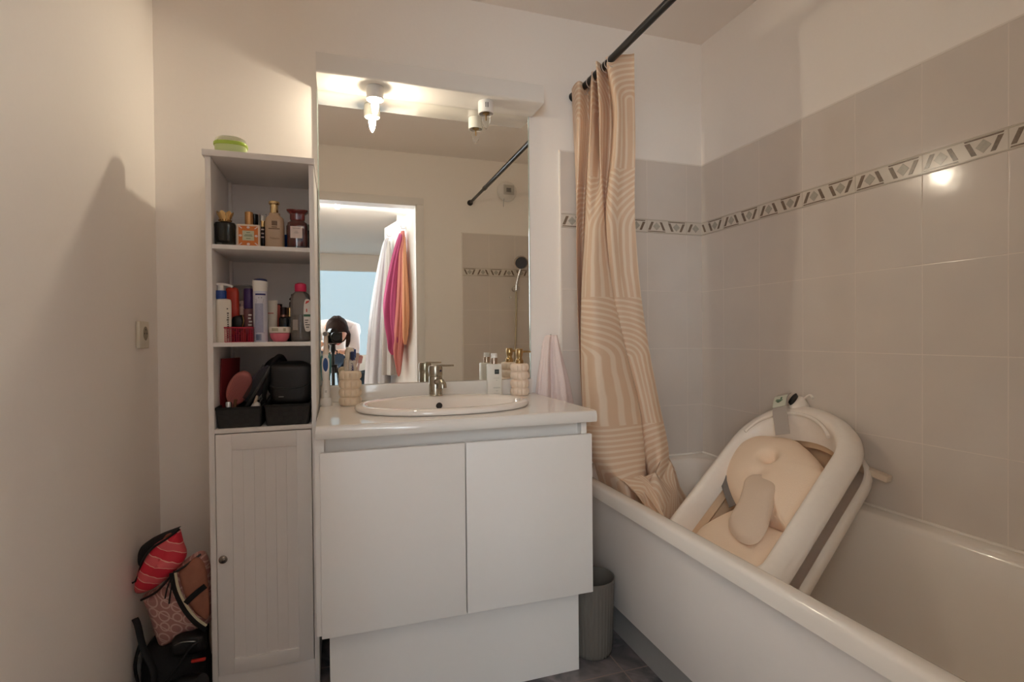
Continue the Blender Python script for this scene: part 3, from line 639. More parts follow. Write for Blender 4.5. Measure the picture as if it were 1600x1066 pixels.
lb = MB(); f3 = XZ(x+.020, z2+.08, y-.0192)
pts = [(.0115*math.copysign(abs(math.cos(a))**.6, math.cos(a)), .050*math.copysign(abs(math.sin(a))**.8, math.sin(a))) for a in [2*PI*i/28 for i in range(28)]]
lo_ = obj('label', lb.prism(pts, f3, -.004, .0006), mat('white label', rgb(222, 214, 206), .4), t)
a1 = MB(); a1.prism([(-.011, -.004), (.011, -.004), (.011, .003), (-.011, .003)], f3, .0006, .001); obj('green_band', a1, mat('dark green ink', rgb(40, 96, 60), .4), lo_)
a2 = MB(); a2.prism([(-.006, .034), (.004, .040), (.006, .046), (-.004, .043)], f3, .0006, .001).prism([(-.004, .010), (-.001, .010), (-.001, .020), (-.004, .020)], f3, .0006, .001); obj('red_mark', a2, mat('red ink', rgb(200, 60, 40), .4), lo_)
a3 = MB(); lines_mb(a3, lambda u, v, d: f3(u, v, d+.0006), [(-.008, .002, -.015), (-.008, .0, -.022), (-.007, .006, -.029), (-.005, .004, -.036)], .0013); obj('print', a3, lit_txt, lo_)
obj('back_label', MB().prism([(-.022, -.020), (-.008, -.020), (-.008, .012), (-.022, .012)], XZ(x, z2+.055, y-.0175), 0, .0006), mat('faded clear label', rgb(150, 142, 136), .4), t)

# ---- row three: two black baskets
z3 = SZ[0]
def basket(x, y, w, d, h, label):
    t = thing('storage_basket', (x, y, z3), label, 'basket', 'black baskets on the bottom shelf')
    f = .92; m = MB()
    def rg(s_, z, o=0): return rrect(x-w/2*s_-o, x+w/2*s_+o, y-d/2*s_-o, y+d/2*s_+o, .006, z, 4)
    m.loft([rg(f, z3+.0005), rg(1, z3+h), rg(1, z3+h, -.003), rg(f, z3+.004, -.003)], True, True)
    obj('box', m, black_weave, t, 30)
    obj('rim', MB().loft([rg(1, z3+h-.006, .0012), rg(1, z3+h+.001, .0012), rg(1, z3+h+.001, -.003), rg(1, z3+h-.006, -.003)], False, False), black_cloth, t, 30)
    return t
black_weave = bpy.data.materials.new('woven black fibre'); black_weave.use_nodes = True; k = N(black_weave)
tc = k.new('ShaderNodeTexCoord'); ck = k.new('ShaderNodeTexChecker'); ck.inputs['Scale'].default_value = 75; k.link(tc.outputs['Object'], ck.inputs['Vector'])
ck.inputs['Color1'].default_value = rgb(34, 34, 33); ck.inputs['Color2'].default_value = rgb(26, 26, 26); k.link(ck.outputs[0], k.b.inputs['Base Color'])
bp = k.new('ShaderNodeBump'); bp.inputs['Distance'].default_value = .002; k.link(ck.outputs[1], bp.inputs['Height']); k.link(bp.outputs[0], k.b.inputs['Normal']); k.b.inputs['Roughness'].default_value = .6
basket(-.2705, 1.782, .122, .165, .060, 'left black woven basket on the bottom shelf, holding brushes and a red folder')
basket(-.1415, 1.782, .126, .165, .062, 'right black woven basket on the bottom shelf, under the black bags')
ob = Vector((-.300, 1.83, z3+.1))
def plank(c, ax, up, w, h, t_, m, name, label, cat_, r=.001):
    ax = Vector(ax).normalized(); up = Vector(up); up = (up - ax*up.dot(ax)).normalized(); n = ax.cross(up); c = Vector(c); mb = MB()
    tmp = MB().box(-w/2, w/2, -t_/2, t_/2, -h/2, h/2, r); mb.add([c + ax*p[0] + n*p[1] + up*p[2] for p in tmp.v], tmp.f); return mb
pf = plank((-.313, 1.812, z3+.108), (.42, .91, 0), (.06, 0, 1), .085, .182, .006, None, '', '', '')
tag(obj('folder', pf, mat('dark red card', rgb(118, 34, 38), .5)), 'dark red flat folder standing in the left basket against the cabinet side', 'folder')
# pink oval hair brush (bristle side) leaning
def oriented(f, c, ax, up):
    ax = Vector(ax).normalized(); up = Vector(up); up = (up-ax*up.dot(ax)).normalized(); n = ax.cross(up); c = Vector(c)
    return lambda mb: MB_from(mb, lambda p: c + ax*p[0] + n*p[1] + up*p[2])
def MB_from(mb, fn):
    o = MB(); o.v = [tuple(fn(p)) for p in mb.v]; o.f = mb.f; o.mi = mb.mi; return o
def place(c, ax, up):
    ax = Vector(ax).normalized(); up = Vector(up); up = (up-ax*up.dot(ax)).normalized(); n = up.cross(ax); c = Vector(c)
    return lambda mb: MB_from(mb, lambda p: c + ax*p[0] + n*p[1] + up*p[2])        # local x along ax, y into depth, z along up
P = place((-.300, 1.765, z3+.058), (.90, .1, -.36), (.36, .05, .93))
t = thing('hair_brush', (-.281, 1.775, z3), 'dusty pink oval hair brush leaning in the left basket', 'hair brush')
dp = mat('dusty pink plastic', rgb(188, 112, 106), .45)
oval = MB().lathe(0, 0, [(.001, 0)], 4) if False else MB()
rings = []
for yy, s_ in ((-.008, .82), (-.010, .6), ): pass
def ovalring(y, a, b, c0, n=36): return [(a*math.cos(2*PI*i/n), y, c0 + b*math.sin(2*PI*i/n)) for i in range(n)]
obj('head', P(MB().loft([ovalring(-.010, .026, .046, .056), ovalring(-.006, .031, .053, .056), ovalring(.004, .032, .054, .056), ovalring(.009, .026, .045, .056)])), dp, t, 60)
br = MB()
for i in range(-5, 6):
    for j in range(-9, 10):
        xx, zz = i*.0043, j*.0043
        if (xx/.025)**2 + (zz/.044)**2 < 1: br.box(xx-.0007, xx+.0007, -.019, -.009, .056+zz-.0007, .056+zz+.0007)
tag(obj('bristles', P(br), mat('pink bristle', rgb(170, 92, 90), .5), t), kind='stuff')
obj('handle', P(MB().tube(cat([(0, 0, .004), (.001, 0, -.006), (.0, 0, -.02), (0, 0, -.03)], 4), .008, 12)), dp, t, 60)
# grey-lilac pouch, comb, black brush, tubes
P = place((-.268, 1.805, z3+.065), (.75, .3, -.5), (.48, .0, .87))
t = tag(obj('makeup_pouch', P(MB().loft([[(w*math.cos(2*PI*i/28), d_*math.sin(2*PI*i/28), z) for i in range(28)] for w, d_, z in ((.012, .01, 0), (.024, .016, .02), (.028, .016, .06), (.022, .012, .10), (.010, .006, .125), (.003, .002, .13))])), mat('grey lilac fabric', rgb(112, 104, 116), .75, bump=.3)), 'grey lilac soft pouch leaning behind the pink brush', 'pouch')
P = place((-.258, 1.748, z3+.075), (.85, .15, -.50), (.50, .10, .86))
t = thing('comb', (-.238, 1.77, z3), 'black bristle comb leaning to the right out of the left basket', 'comb')
obj('spine', P(MB().box(.004, .016, -.004, .004, -.02, .118, .002)), black, t)
cm = MB()
for i in range(34): cm.box(-.013, .006, -.0015, .0015, .002+i*.0033, .0038+i*.0033)
tag(obj('teeth', P(cm), black, t), kind='stuff')
P = place((-.223, 1.79, z3+.03), (.86, .1, -.5), (.48, 0, .87))
t = tag(obj('makeup_brush', P(MB().lathe(0, 0, [(.004, 0), (.006, .05), (.005, .10), (.012, .115), (.014, .14), (.010, .155), (.002, .160)], 20)), mat('dark charcoal', rgb(38, 36, 38), .6), None, 50), 'dark charcoal makeup brush leaning against the black bags', 'makeup brush')
t = tag(obj('lotion_tube', place((-.2585, 1.735, z3+.012), (1, 0, -.6), (.55, .05, .83))(MB().lathe(0, 0, [(.010, 0), (.0115, .02), (.0115, .05), (.0105, .062), (.006, .066)], 24)), mat('glossy white tube', rgb(216, 212, 208), .2), None, 50), 'glossy white tube leaning across the front of the left basket', 'tube')
t = thing('lipstick', (-.302, 1.725, z3), 'silver capped lipstick standing in the front left corner of the left basket', 'lipstick')
obj('case', MB().lathe(-.302, 1.729, [(.0075, z3+.005), (.0075, z3+.050)], 20), black, t)
obj('cap', MB().lathe(-.302, 1.729, [(.0080, z3+.050), (.0080, z3+.072), (.0065, z3+.0745)], 20), mat('silver cap', rgb(200, 204, 208), .2, .9), t)
t = tag(obj('makeup_pencil', MB().tube([(-.295, 1.742, z3+.006), (-.287, 1.752, z3+.078)], .0045, 8), mat('brown pencil', rgb(110, 76, 50), .5)), 'brown makeup pencil standing between the lipstick and the pink brush', 'pencil')
for i, (a, b, col, lb_) in enumerate((((-.252, 1.728, z3+.008), (-.226, 1.735, z3+.088), rgb(196, 182, 164), 'pale beige stick lying diagonally at the front of the left basket'), ((-.246, 1.730, z3+.007), (-.215, 1.745, z3+.080), rgb(40, 38, 38), 'black stick lying diagonally at the front of the left basket'))):
    tag(obj('makeup_stick', MB().tube([a, b], .004, 8), mat('stick %d' % i, col, .4)), lb_, 'makeup stick')
# black bags in the right basket
def blob(c, r, seed=0, amp=.12, n=28, m=18, sq=1.0, f=(3, 4, 2)):
    q = random.Random(seed); ph = [q.random()*6 for _ in range(6)]; rings = []
    for j in range(m+1):
        b = -PI/2 + PI*j/m; ring = []
        for i in range(n):
            a = 2*PI*i/n; d = 1 + amp*(math.sin(f[0]*a+ph[0]+2*b)*.5 + math.sin(f[1]*b+ph[1]+a)*.35 + math.sin(f[2]*a-3*b+ph[2])*.3)*math.cos(b)
            cb, sb = math.cos(b), math.sin(b)
            cb = abs(cb)**sq; sb = math.copysign(abs(sb)**sq, sb); ca, sa = math.cos(a), math.sin(a)
            ca = math.copysign(abs(ca)**sq, ca); sa = math.copysign(abs(sa)**sq, sa)
            ring.append((c[0]+r[0]*d*cb*ca, c[1]+r[1]*d*cb*sa, c[2]+r[2]*d*sb))
        rings.append(ring)
    return MB().loft(rings)
t = thing('leather_bag', (-.138, 1.79, z3+.06), 'black leather toiletry bag resting on the right basket, touching the cabinet side', 'bag')
obj('body', blob((-.1350, 1.79, z3+.120), (.0615, .055, .066), 4, .07, 40, 26, .42), black_leather, t, 60)
obj('flap', MB().tube(cat([(-.192, 1.742, z3+.115), (-.17, 1.737, z3+.108), (-.13, 1.735, z3+.106), (-.095, 1.737, z3+.112), (-.082, 1.745, z3+.12)], 5), .0022, 8), black, t)
obj('zip_pull', MB().box(-.168, -.154, 1.7335, 1.7350, z3+.081, z3+.083), mat('silver zip', rgb(150, 146, 140), .3, 1), t)
t = thing('fabric_pouch', (-.178, 1.84, z3+.05), 'black fabric pouch with strap bulging up behind the black leather bag', 'pouch')
obj('body', blob((-.178, 1.84, z3+.135), (.040, .05, .065), 9, .2, 36, 24, .9), black_cloth, t, 60)
obj('strap', MB().tube(cat([(-.214, 1.775, z3+.055), (-.209, 1.765, z3+.10), (-.195, 1.768, z3+.15), (-.180, 1.79, z3+.195), (-.163, 1.81, z3+.202), (-.150, 1.82, z3+.18)], 6), .007, 8, sq=.35), black_cloth, t, 60)
# ------------------------------------------------------------ things on the vanity
zc = ZW
t = thing('electric_toothbrush', (-.0365, 1.875, zc), 'white and teal electric toothbrush on its charger at the left end of the vanity', 'electric toothbrush')
x, y = -.0365, 1.880
obj('charger', MB().lathe(x, y, [(.0185, zc), (.0200, zc+.002), (.0195, zc+.020), (.017, zc+.026), (.008, zc+.028)], 32, 1, .9), white_plastic, t, 50)
hp = [(.012, .026), (.0130, .032), (.0120, .07), (.0115, .085), (.0145, .115), (.0158, .14), (.0150, .158), (.011, .170), (.0055, .173)]
obj('handle', MB().lathe(x, y, [(r, zc+z) for r, z in hp], 32), white_plastic, t, 60)
obj('teal_shell', MB().lathe(x, y+.0012, [(.0125, zc+.085), (.0160, zc+.115), (.0174, zc+.14), (.0165, zc+.160), (.013, zc+.169), (.008, zc+.171)], 32, 1, .9), mat('teal rubber', rgb(78, 140, 146), .5), t, 60)
oval = lambda a, b, n=28: [(a*math.cos(2*PI*i/n), b*math.sin(2*PI*i/n)) for i in range(n)]
f3 = XZ(x, zc+.138, y-.0145)
obj('grip_frame', MB().prism(oval(.0115, .0285), f3, -.006, .0012), white_plastic, t)
obj('button', MB().prism(oval(.0080, .0225), f3, 0, .0026), mat('blue rubber button', rgb(40, 78, 140), .45), t)
obj('neck', MB().lathe(x, y, [(.0100, zc+.172), (.0085, zc+.178), (.0060, zc+.188), (.0052, zc+.215), (.0050, zc+.232)], 20), mat('pale peach plastic', rgb(226, 212, 198), .35), t, 50)
hd = MB(); disc(hd, (x, y-.003, zc+.240), (0, -1, 0), .0085, -.005, .004, 24)
ho = obj('head', hd, mat('pale peach plastic', rgb(226, 212, 198), .35), t)
bs = MB(); disc(bs, (x, y-.003, zc+.240), (0, -1, 0), .0070, .004, .009, 24)
obj('bristles', bs, mat('grey bristle', rgb(120, 120, 120), .7), ho)
ci = MB().box(x-.003, x+.003, y-.0132, y-.0122, zc+.050, zc+.0515).box(x-.003, x+.003, y-.0132, y-.0122, zc+.046, zc+.0475)
obj('indicator', ci, mat('grey mark', rgb(120, 116, 110), .5), t)

def bubble(mb, x, y, z, R, h, tiers, cols, rot=0, cap=True, wall=None):
    """a vessel made of stacked rings of soft bulges"""
    n = cols*8; rg = []
    M = tiers*8
    for j in range(M+1):
        v = j/M; b = abs(math.sin(PI*v*tiers))**.6
        ring = []
        for i in range(n):
            a = 2*PI*i/n; c = abs(math.cos(a*cols/2+rot))**.5
            r = R*(.80 + .20*b**.8*(.45+.55*c))
            ring.append((x+r*math.cos(a), y+r*math.sin(a), z+h*v))
        rg.append(ring)
    rg.insert(0, [(x+R*.7*math.cos(2*PI*i/n), y+R*.7*math.sin(2*PI*i/n), z+.0) for i in range(n)])
    if wall:
        for zz, rr in ((h+.001, .78), (h, .72), (h*.1, .70)): rg.append([(x+R*rr*math.cos(2*PI*i/n), y+R*rr*math.sin(2*PI*i/n), z+zz) for i in range(n)])
    return mb.loft(rg)
cx, cy = .041, 1.868
cup = tag(obj('toothbrush_cup', bubble(MB(), cx, cy, zc, .0375, .115, 4, 10, wall=True), beige_ceramic, None, 60), 'cream bubble-ribbed toothbrush cup on the left of the vanity', 'cup')
# contents of the cup
P = place((cx-.002, cy+.006, zc+.02), (1, 0, -.03), (.06, .12, 1))
t = thing('toothpaste_tube', (cx, cy, zc+.02), 'white toothpaste tube standing cap up in the cream cup', 'toothpaste')
obj('tube', P(MB().loft([[(w*math.cos(2*PI*i/24), d_*math.sin(2*PI*i/24), z) for i in range(24)] for w, d_, z in ((.020, .002, 0), (.020, .010, .06), (.0185, .016, .118), (.0175, .016, .128), (.010, .010, .133))])), mat('ivory tube', rgb(224, 214, 200), .35, var=.05, scale=300), t, 50)
obj('cap', P(MB().lathe(0, 0, [(.0125, .130), (.0125, .168), (.011, .171)], 24)), mat('ivory cap', rgb(226, 214, 198), .4), t)
pr = MB(); rr = random.Random(5)
for i in range(5): pr.box(.002, .004+.006*rr.random(), -.0172, -.0165, .085+i*.008, .088+i*.008)
obj('print', P(pr), mat('soft grey print', rgb(170, 160, 156), .5), t)
def toothbrush(base, up, ax, ch, cb, label, hl=.17):
    P = place(base, ax, up); t = thing('toothbrush', base, label, 'toothbrush', 'toothbrushes in the cream cup')
    obj('handle', P(MB().tube(cat([(0, 0, 0), (0, .002, .05), (0, -.001, .10), (0, 0, hl)], 5), [.0045]*8+[.0038]*8, 10)), ch, t, 60)
    obj('head', P(MB().box(-.006, .006, -.003, .003, hl-.002, hl+.028, .0025)), ch, t)
    obj('bristles', P(MB().box(-.0052, .0052, -.013, -.003, hl+.001, hl+.025)), cb, t)
navy = mat('navy plastic', rgb(34, 40, 84), .3)
toothbrush((cx+.008, cy-.002, zc+.018), (.11, .10, 1), (1, 0, 0), mat('blue violet plastic', rgb(88, 86, 128), .4), mat('navy bristle', rgb(38, 44, 82), .7), 'blue violet toothbrush leaning right in the cream cup', .135)
toothbrush((cx+.008, cy+.012, zc+.018), (.085, .12, 1), (.9, -.3, 0), mat('deep blue plastic', rgb(36, 78, 150), .4), mat('deep blue bristle', rgb(40, 70, 140), .7), 'deep blue toothbrush just behind the toothpaste in the cream cup', .143)
toothbrush((cx+.004, cy-.004, zc+.018), (.24, .06, 1), (.9, .2, -.2), mat('white pink plastic', rgb(224, 196, 190), .4), mat('pink bristle tuft', rgb(206, 150, 148), .7), 'pink and white toothbrush leaning furthest right in the cream cup', .125)
toothbrush((cx-.008, cy-.006, zc+.018), (-.10, .06, 1), (-.9, .3, 0), mat('cream plastic', rgb(214, 200, 180), .4), mat('cream bristle', rgb(196, 178, 156), .7), 'cream toothbrush leaning left in the cream cup', .135)

# flat white bottle with black square mark
x, y = .5665, 1.938
t = thing('lotion_bottle', (x, y, zc), 'flat white lotion bottle with small black square mark at the back right of the vanity', 'lotion bottle')
fw = mat('soft white plastic', rgb(226, 222, 212), .35)
P = place((x, y, zc), (1, -.12, 0), (0, 0, 1))
obj('body', P(MB().box(-.0275, .0275, -.014, .014, 0, .122, .004, 3)), fw, t)
obj('collar', P(MB().lathe(0, 0, [(.0125, .122), (.0125, .145)], 28)), mat('champagne metal', rgb(196, 176, 158), .25, .8), t)
obj('cap', P(MB().lathe(0, 0, [(.0118, .145), (.0115, .160), (.0105, .162)], 28)), white_plastic, t)
obj('black_mark', P(MB().box(-.0005, .0165, -.0146, -.0140, .084, .102)), mat('black square print', rgb(34, 38, 36), .5), t)
em = MB()
for i in range(3): em.box(.0035+i*.0035, .0055+i*.0035, -.0149, -.0146, .089, .097)
obj('emblem', P(em), mat('grey emblem', rgb(92, 98, 96), .5), t)
pr = MB()
for a, b, z in ((-.004, .018, .068), (.004, .010, .060), (-.006, .021, .0335), (-.006, .021, .0300), (.003, .012, .020), (-.004, .018, .010)): pr.box(a, b, -.0144, -.0140, z, z+.0013)
obj('print', P(pr), mat('pale grey print', rgb(182, 180, 170), .6), t)
# ribbed soap pump
x, y = .665, 1.928
t = thing('soap_dispenser', (x, y, zc), 'peach bubble-ribbed soap dispenser with brass pump at the right end of the upstand', 'soap dispenser')
obj('bottle', bubble(MB(), x, y, zc, .0375, .122, 4, 10), peach_ceramic, t, 60)
obj('pump', MB().lathe(x, y, [(.0150, zc+.122), (.0155, zc+.124), (.0155, zc+.134), (.0120, zc+.137), (.0100, zc+.145), (.0125, zc+.152), (.0135, zc+.156), (.0135, zc+.176), (.0120, zc+.178)], 32), brass, t, 40)
obj('nozzle', MB().tube([(x, y, zc+.166), (x+.030, y-.004, zc+.167), (x+.045, y-.006, zc+.1655)], [.0045, .0038, .003], 12), brass, t, 50)

# ------------------------------------------------------------ draped cloth helper
def drape(levels, k=7, amp=.18, ph=0, n=96, twist=.6, sharp=1.0, steps=6):
    """levels: (x, y, z, half width, half depth, heading of the width); returns a folded closed skin"""
    L = cat(levels, steps); rg = []
    for j, (x, y, z, w_, d_, a) in enumerate(L):
        v = j/(len(L)-1); ring = []
        for i in range(n):
            t = 2*PI*i/n; s_ = math.sin(k*t + ph + twist*v*3) + .45*math.sin((2*k+1)*t + 1.7*ph - twist*v*4); s_ = math.copysign(abs(s_)**sharp, s_)
            g = 1 + amp*min(1, .25+v*1.4)*s_
            cx_, cy_ = w_*math.cos(t)*(.5+.5*g), d_*math.sin(t)*g
            ring.append((x + cx_*math.cos(a) - cy_*math.sin(a), y + cx_*math.sin(a) + cy_*math.cos(a), z))
        rg.append(ring)
    return MB().loft(rg)
def terry(name, col, rough=.95):
    return mat(name, col, rough, var=.06, scale=260, bump=.9)
# hand towel hanging on the back wall right of the vanity
t = thing('hand_towel', (.84, 1.93, H-.1), 'pale pinkish white hand towel hanging on the wall between the vanity and the tiled strip', 'towel')
obj('cloth', drape([(.812, 1.955, H+.000, .022, .020, 0), (.806, 1.95, H-.02, .028, .026, 0), (.805, 1.945, H-.10, .042, .030, 0), (.808, 1.94, H-.20, .058, .034, 0), (.812, 1.94, H-.32, .072, .036, 0), (.812, 1.94, H-.44, .078, .036, 0)], 5, .46, .6, 140, .35), terry('pale towel', rgb(232, 216, 212)), t, 80)
obj('hanging_hook', MB().tube(cat([(.812, 1.9955, H-.01), (.812, 1.972, H-.012), (.812, 1.968, H+.004)], 4), .003, 8), chrome, t)

# ------------------------------------------------------------ socket outlet on the left wall
t = thing('wall_outlet', (XL, 1.838, H+.012), 'white square electrical outlet low on the left wall near the corner', 'electrical outlet')
obj('plate', MB().box(XL+.0005, XL+.011, 1.797, 1.879, H-.028, H+.052, .003), mat('aged white plastic', rgb(222, 214, 196), .4), t)
ring = lambda r, xo, n=32: [(xo, 1.846+r*math.cos(2*PI*i/n), H+.016+r*math.sin(2*PI*i/n)) for i in range(n)]
obj('socket_well', MB().loft([ring(.021, XL+.0112), ring(.019, XL+.0115)], True, True), mat('outlet insert', rgb(150, 140, 118), .5), t)
hl_ = MB()
for dy, dz, r in ((-.0095, 0, .0028), (.0095, 0, .0028), (0, .011, .0024)):
    hl_.loft([[(xo, 1.846+dy+r*math.cos(2*PI*i/12), H+.016+dz+r*math.sin(2*PI*i/12)) for i in range(12)] for xo in (XL+.0114, XL+.012)])
for j in range(3):
    m_ = MB(); m_.v = hl_.v[j*24:(j+1)*24]; m_.f = [tuple(q-j*24 for q in f) for f in hl_.f[j*14:(j+1)*14]]; m_.mi = [0]*14
    obj('socket_hole', m_, black, t)

# ------------------------------------------------------------ waste bin
x, y = .800, 1.605
t = thing('waste_bin', (x, y, 0), 'smoky ribbed plastic waste bin on the floor between the vanity and the bathtub', 'waste bin')
n = 144
def rib(r, z, a=.0012): return [(x+(r+a*math.cos(36*2*PI*i/n))*math.cos(2*PI*i/n), y+(r+a*math.cos(36*2*PI*i/n))*math.sin(2*PI*i/n), z) for i in range(n)]
obj('body', MB().loft([rib(.060, .001, 0), rib(.066, .004, .0004), rib(.070, .02), rib(.077, .235), rib(.0785, .245, 0), rib(.0785, .252, 0), rib(.0755, .252, 0), rib(.068, .02, 0), rib(.06, .006, 0)], True, True), mat('smoky translucent plastic', rgb(134, 128, 120), .15, trans=.35, var=0, ior=1.3), t, 60)

# ------------------------------------------------------------ curtain rod and curtain
RX, RZ = .932, H+.968
t = thing('curtain_rod', (RX, 1.1, RZ), 'dark telescopic shower curtain rod running above the edge of the bathtub', 'curtain rod')
obj('outer_tube', MB().tube([(RX, 1.985, RZ+.006), (RX, .62, RZ)], .0127, 20), dark_metal, t, 50)
obj('inner_tube', MB().tube([(RX, .64, RZ), (RX, YR+.02, RZ)], .0102, 20), dark_metal, t, 50)
obj('joint_collar', MB().tube([(RX, .635, RZ), (RX, .60, RZ)], .0142, 20), black, t)
obj('end_cap', MB().tube([(RX, 1.9945, RZ+.006), (RX, 1.975, RZ+.006)], [.020, .0165], 24), black, t)
obj('end_cap', MB().tube([(RX, YR+.003, RZ), (RX, YR+.024, RZ)], [.021, .017], 24), black, t)
CN=[
(0.985,[(0.904,1.950),(0.904,1.880),(0.957,1.910),(0.918,1.800),(0.966,1.840),(0.900,1.730),(0.960,1.760),(0.918,1.690),(0.972,1.660),(1.001,1.640)]),
(0.819,[(0.911,1.950),(0.895,1.870),(0.954,1.900),(0.907,1.790),(0.962,1.830),(0.909,1.720),(0.981,1.770),(0.935,1.660),(0.976,1.660),(1.002,1.640)]),
(0.667,[(0.913,1.940),(0.886,1.860),(0.941,1.900),(0.900,1.790),(0.956,1.810),(0.919,1.740),(0.980,1.780),(0.937,1.670),(0.977,1.660),(1.004,1.640)]),
(0.432,[(0.915,1.930),(0.869,1.840),(0.925,1.900),(0.880,1.770),(0.896,1.740),(0.932,1.740),(0.965,1.800),(0.921,1.690),(0.966,1.670),(1.006,1.650)]),
(0.173,[(0.919,1.920),(0.860,1.820),(0.908,1.880),(0.845,1.740),(0.868,1.690),(0.953,1.710),(0.981,1.790),(0.942,1.700),(0.991,1.680),(1.037,1.670)]),
(-0.040,[(0.918,1.900),(0.866,1.820),(0.899,1.860),(0.834,1.730),(0.869,1.670),(0.982,1.690),(1.015,1.780),(0.990,1.700),(1.036,1.680),(1.076,1.680)]),
(-0.252,[(0.921,1.880),(0.868,1.800),(0.898,1.840),(0.839,1.730),(0.887,1.660),(1.032,1.680),(1.048,1.760),(1.046,1.690),(1.081,1.670),(1.120,1.680)]),
(-0.418,[(0.938,1.880),(0.888,1.800),(0.913,1.840),(0.863,1.750),(0.911,1.660),(1.039,1.660),(1.076,1.740),(1.065,1.680),(1.105,1.650),(1.151,1.670)]),
(-0.525,[(0.963,1.880),(0.944,1.800),(0.949,1.840),(0.939,1.780),(0.945,1.650),(1.039,1.660),(1.103,1.740),(1.078,1.680),(1.092,1.640),(1.140,1.660)]),
(-0.631,[(0.993,1.850),(0.958,1.800),(0.980,1.820),(0.957,1.760),(0.965,1.640),(1.044,1.670),(1.116,1.740),(1.091,1.680),(1.096,1.640),(1.131,1.660)]),
(-0.740,[(1.030,1.800),(1.010,1.760),(1.026,1.790),(1.015,1.730),(1.010,1.640),(1.075,1.690),(1.122,1.720),(1.103,1.660),(1.089,1.620),(1.138,1.650)]),
]
# curtain cloth: fabric coordinates run across the folds and down, for the woven arch pattern
rows = [[(px, py, H+z) for px, py in cat(pl, 12)] for z, pl in CN]
nc = len(rows[0]); R2 = []
for j in range(nc):
    col = cat([r[j] for r in rows], 7)
    R2.append(col)
grid_rows = [[R2[j][i] for j in range(nc)] for i in range(len(R2[0]))]
nzr = random.Random(11); PH = [nzr.random()*6 for _ in range(8)]
for i, r in enumerate(grid_rows):
    for j, p in enumerate(r):
        v = i/len(grid_rows); low = max(0, (v-.62)/.38)
        a = .0025*math.sin(j*.35+i*.12+PH[0]) + low*.010*(math.sin(j*.23+i*.45+PH[1]) + .7*math.sin(j*.51-i*.33+PH[2]))
        tp = 0
        if i < 5 and j > nc*.80: tp = 0
        r[j] = (p[0]+a*.7, p[1]+a*.7, p[2] + tp)
cm_ = bpy.data.materials.new('beige arch patterned curtain'); cm_.use_nodes = True; k = N(cm_)
uvn = k.new('ShaderNodeUVMap'); uvn.uv_map = 'fabric'; sp = k.new('ShaderNodeSeparateXYZ'); k.link(uvn.outputs[0], sp.inputs[0])
CW, CHH = .26, .46
U = k.math('DIVIDE', sp.outputs[0], CW); row_ = k.math('FLOOR', k.math('DIVIDE', sp.outputs[1], CHH)); 
U2 = k.math('ADD', U, k.math('MULTIPLY', row_, .37))
lu = k.math('MULTIPLY', k.math('SUBTRACT', k.math('FRACT', U2), .5), CW)
lvv = k.math('SUBTRACT', k.math('MULTIPLY', k.math('FRACT', k.math('DIVIDE', sp.outputs[1], CHH)), CHH), .24)
up_ = k.math('MAXIMUM', lvv, 0.0)
dist = k.math('SQRT', k.math('ADD', k.math('MULTIPLY', lu, lu), k.math('MULTIPLY', up_, up_)))
wob = k.new('ShaderNodeTexNoise'); wob.inputs['Scale'].default_value = 6; k.link(uvn.outputs[0], wob.inputs['Vector'])
ph_ = k.math('ADD', k.math('DIVIDE', dist, .0195), k.math('MULTIPLY', wob.outputs[0], .5))
tri = k.math('ABSOLUTE', k.math('SUBTRACT', k.math('FRACT', ph_), .5))
ln_ = k.new('ShaderNodeMapRange'); ln_.inputs[1].default_value = .24; ln_.inputs[2].default_value = .34; k.link(tri, ln_.inputs[0])
mx = k.new('ShaderNodeMix', data_type='RGBA'); mx.inputs[6].default_value = rgb(230, 202, 172); mx.inputs[7].default_value = rgb(242, 224, 202); k.link(ln_.outputs[0], mx.inputs[0])
k.link(mx.outputs[2], k.b.inputs['Base Color']); k.b.inputs['Roughness'].default_value = .55; k.b.inputs['Sheen Weight'].default_value = .15
bp = k.new('ShaderNodeBump'); bp.inputs['Strength'].default_value = .25; bp.inputs['Distance'].default_value = .001; k.link(ln_.outputs[0], bp.inputs['Height']); k.link(bp.outputs[0], k.b.inputs['Normal'])
tr = k.new('ShaderNodeBsdfTranslucent'); k.link(mx.outputs[2], tr.inputs[0]); ms = k.new('ShaderNodeMixShader'); ms.inputs[0].default_value = .28
out = [x_ for x_ in k.n if x_.type == 'OUTPUT_MATERIAL'][0]
k.link(k.b.outputs[0], ms.inputs[1]); k.link(tr.outputs[0], ms.inputs[2]); k.link(ms.outputs[0], out.inputs[0])
def fabric_sheet(name, rows, m, parent, th=.0008, uscale=1.0, u0=0, v0=0):
    nr, ncc = len(rows), len(rows[0]); mb = MB().grid(rows)
    o = obj(name, mb, m, parent, 70, fixn=False)
    us = [0]
    mid = rows[nr//3]
    for j in range(1, ncc): us.append(us[-1] + (Vector(mid[j])-Vector(mid[j-1])).length)
    vs = [0]
    for i in range(1, nr): vs.append(vs[-1] + (Vector(rows[i][ncc//2])-Vector(rows[i-1][ncc//2])).length)
    uv = o.data.uv_layers.new(name='fabric')
    for lp in o.data.loops:
        vi = lp.vertex_index; i, j = divmod(vi, ncc); uv.data[lp.index].uv = (us[j]*uscale+u0, 5 - vs[i] + v0)
    md = o.modifiers.new('thickness', 'SOLIDIFY'); md.thickness = th; md.offset = 0
    return o
t = thing('shower_curtain', (RX, 1.78, H), 'beige arch patterned shower curtain bunched at the far rod end, hem in the bathtub', 'shower curtain')
fabric_sheet('cloth', grid_rows, cm_, t, uscale=.85, u0=.13)
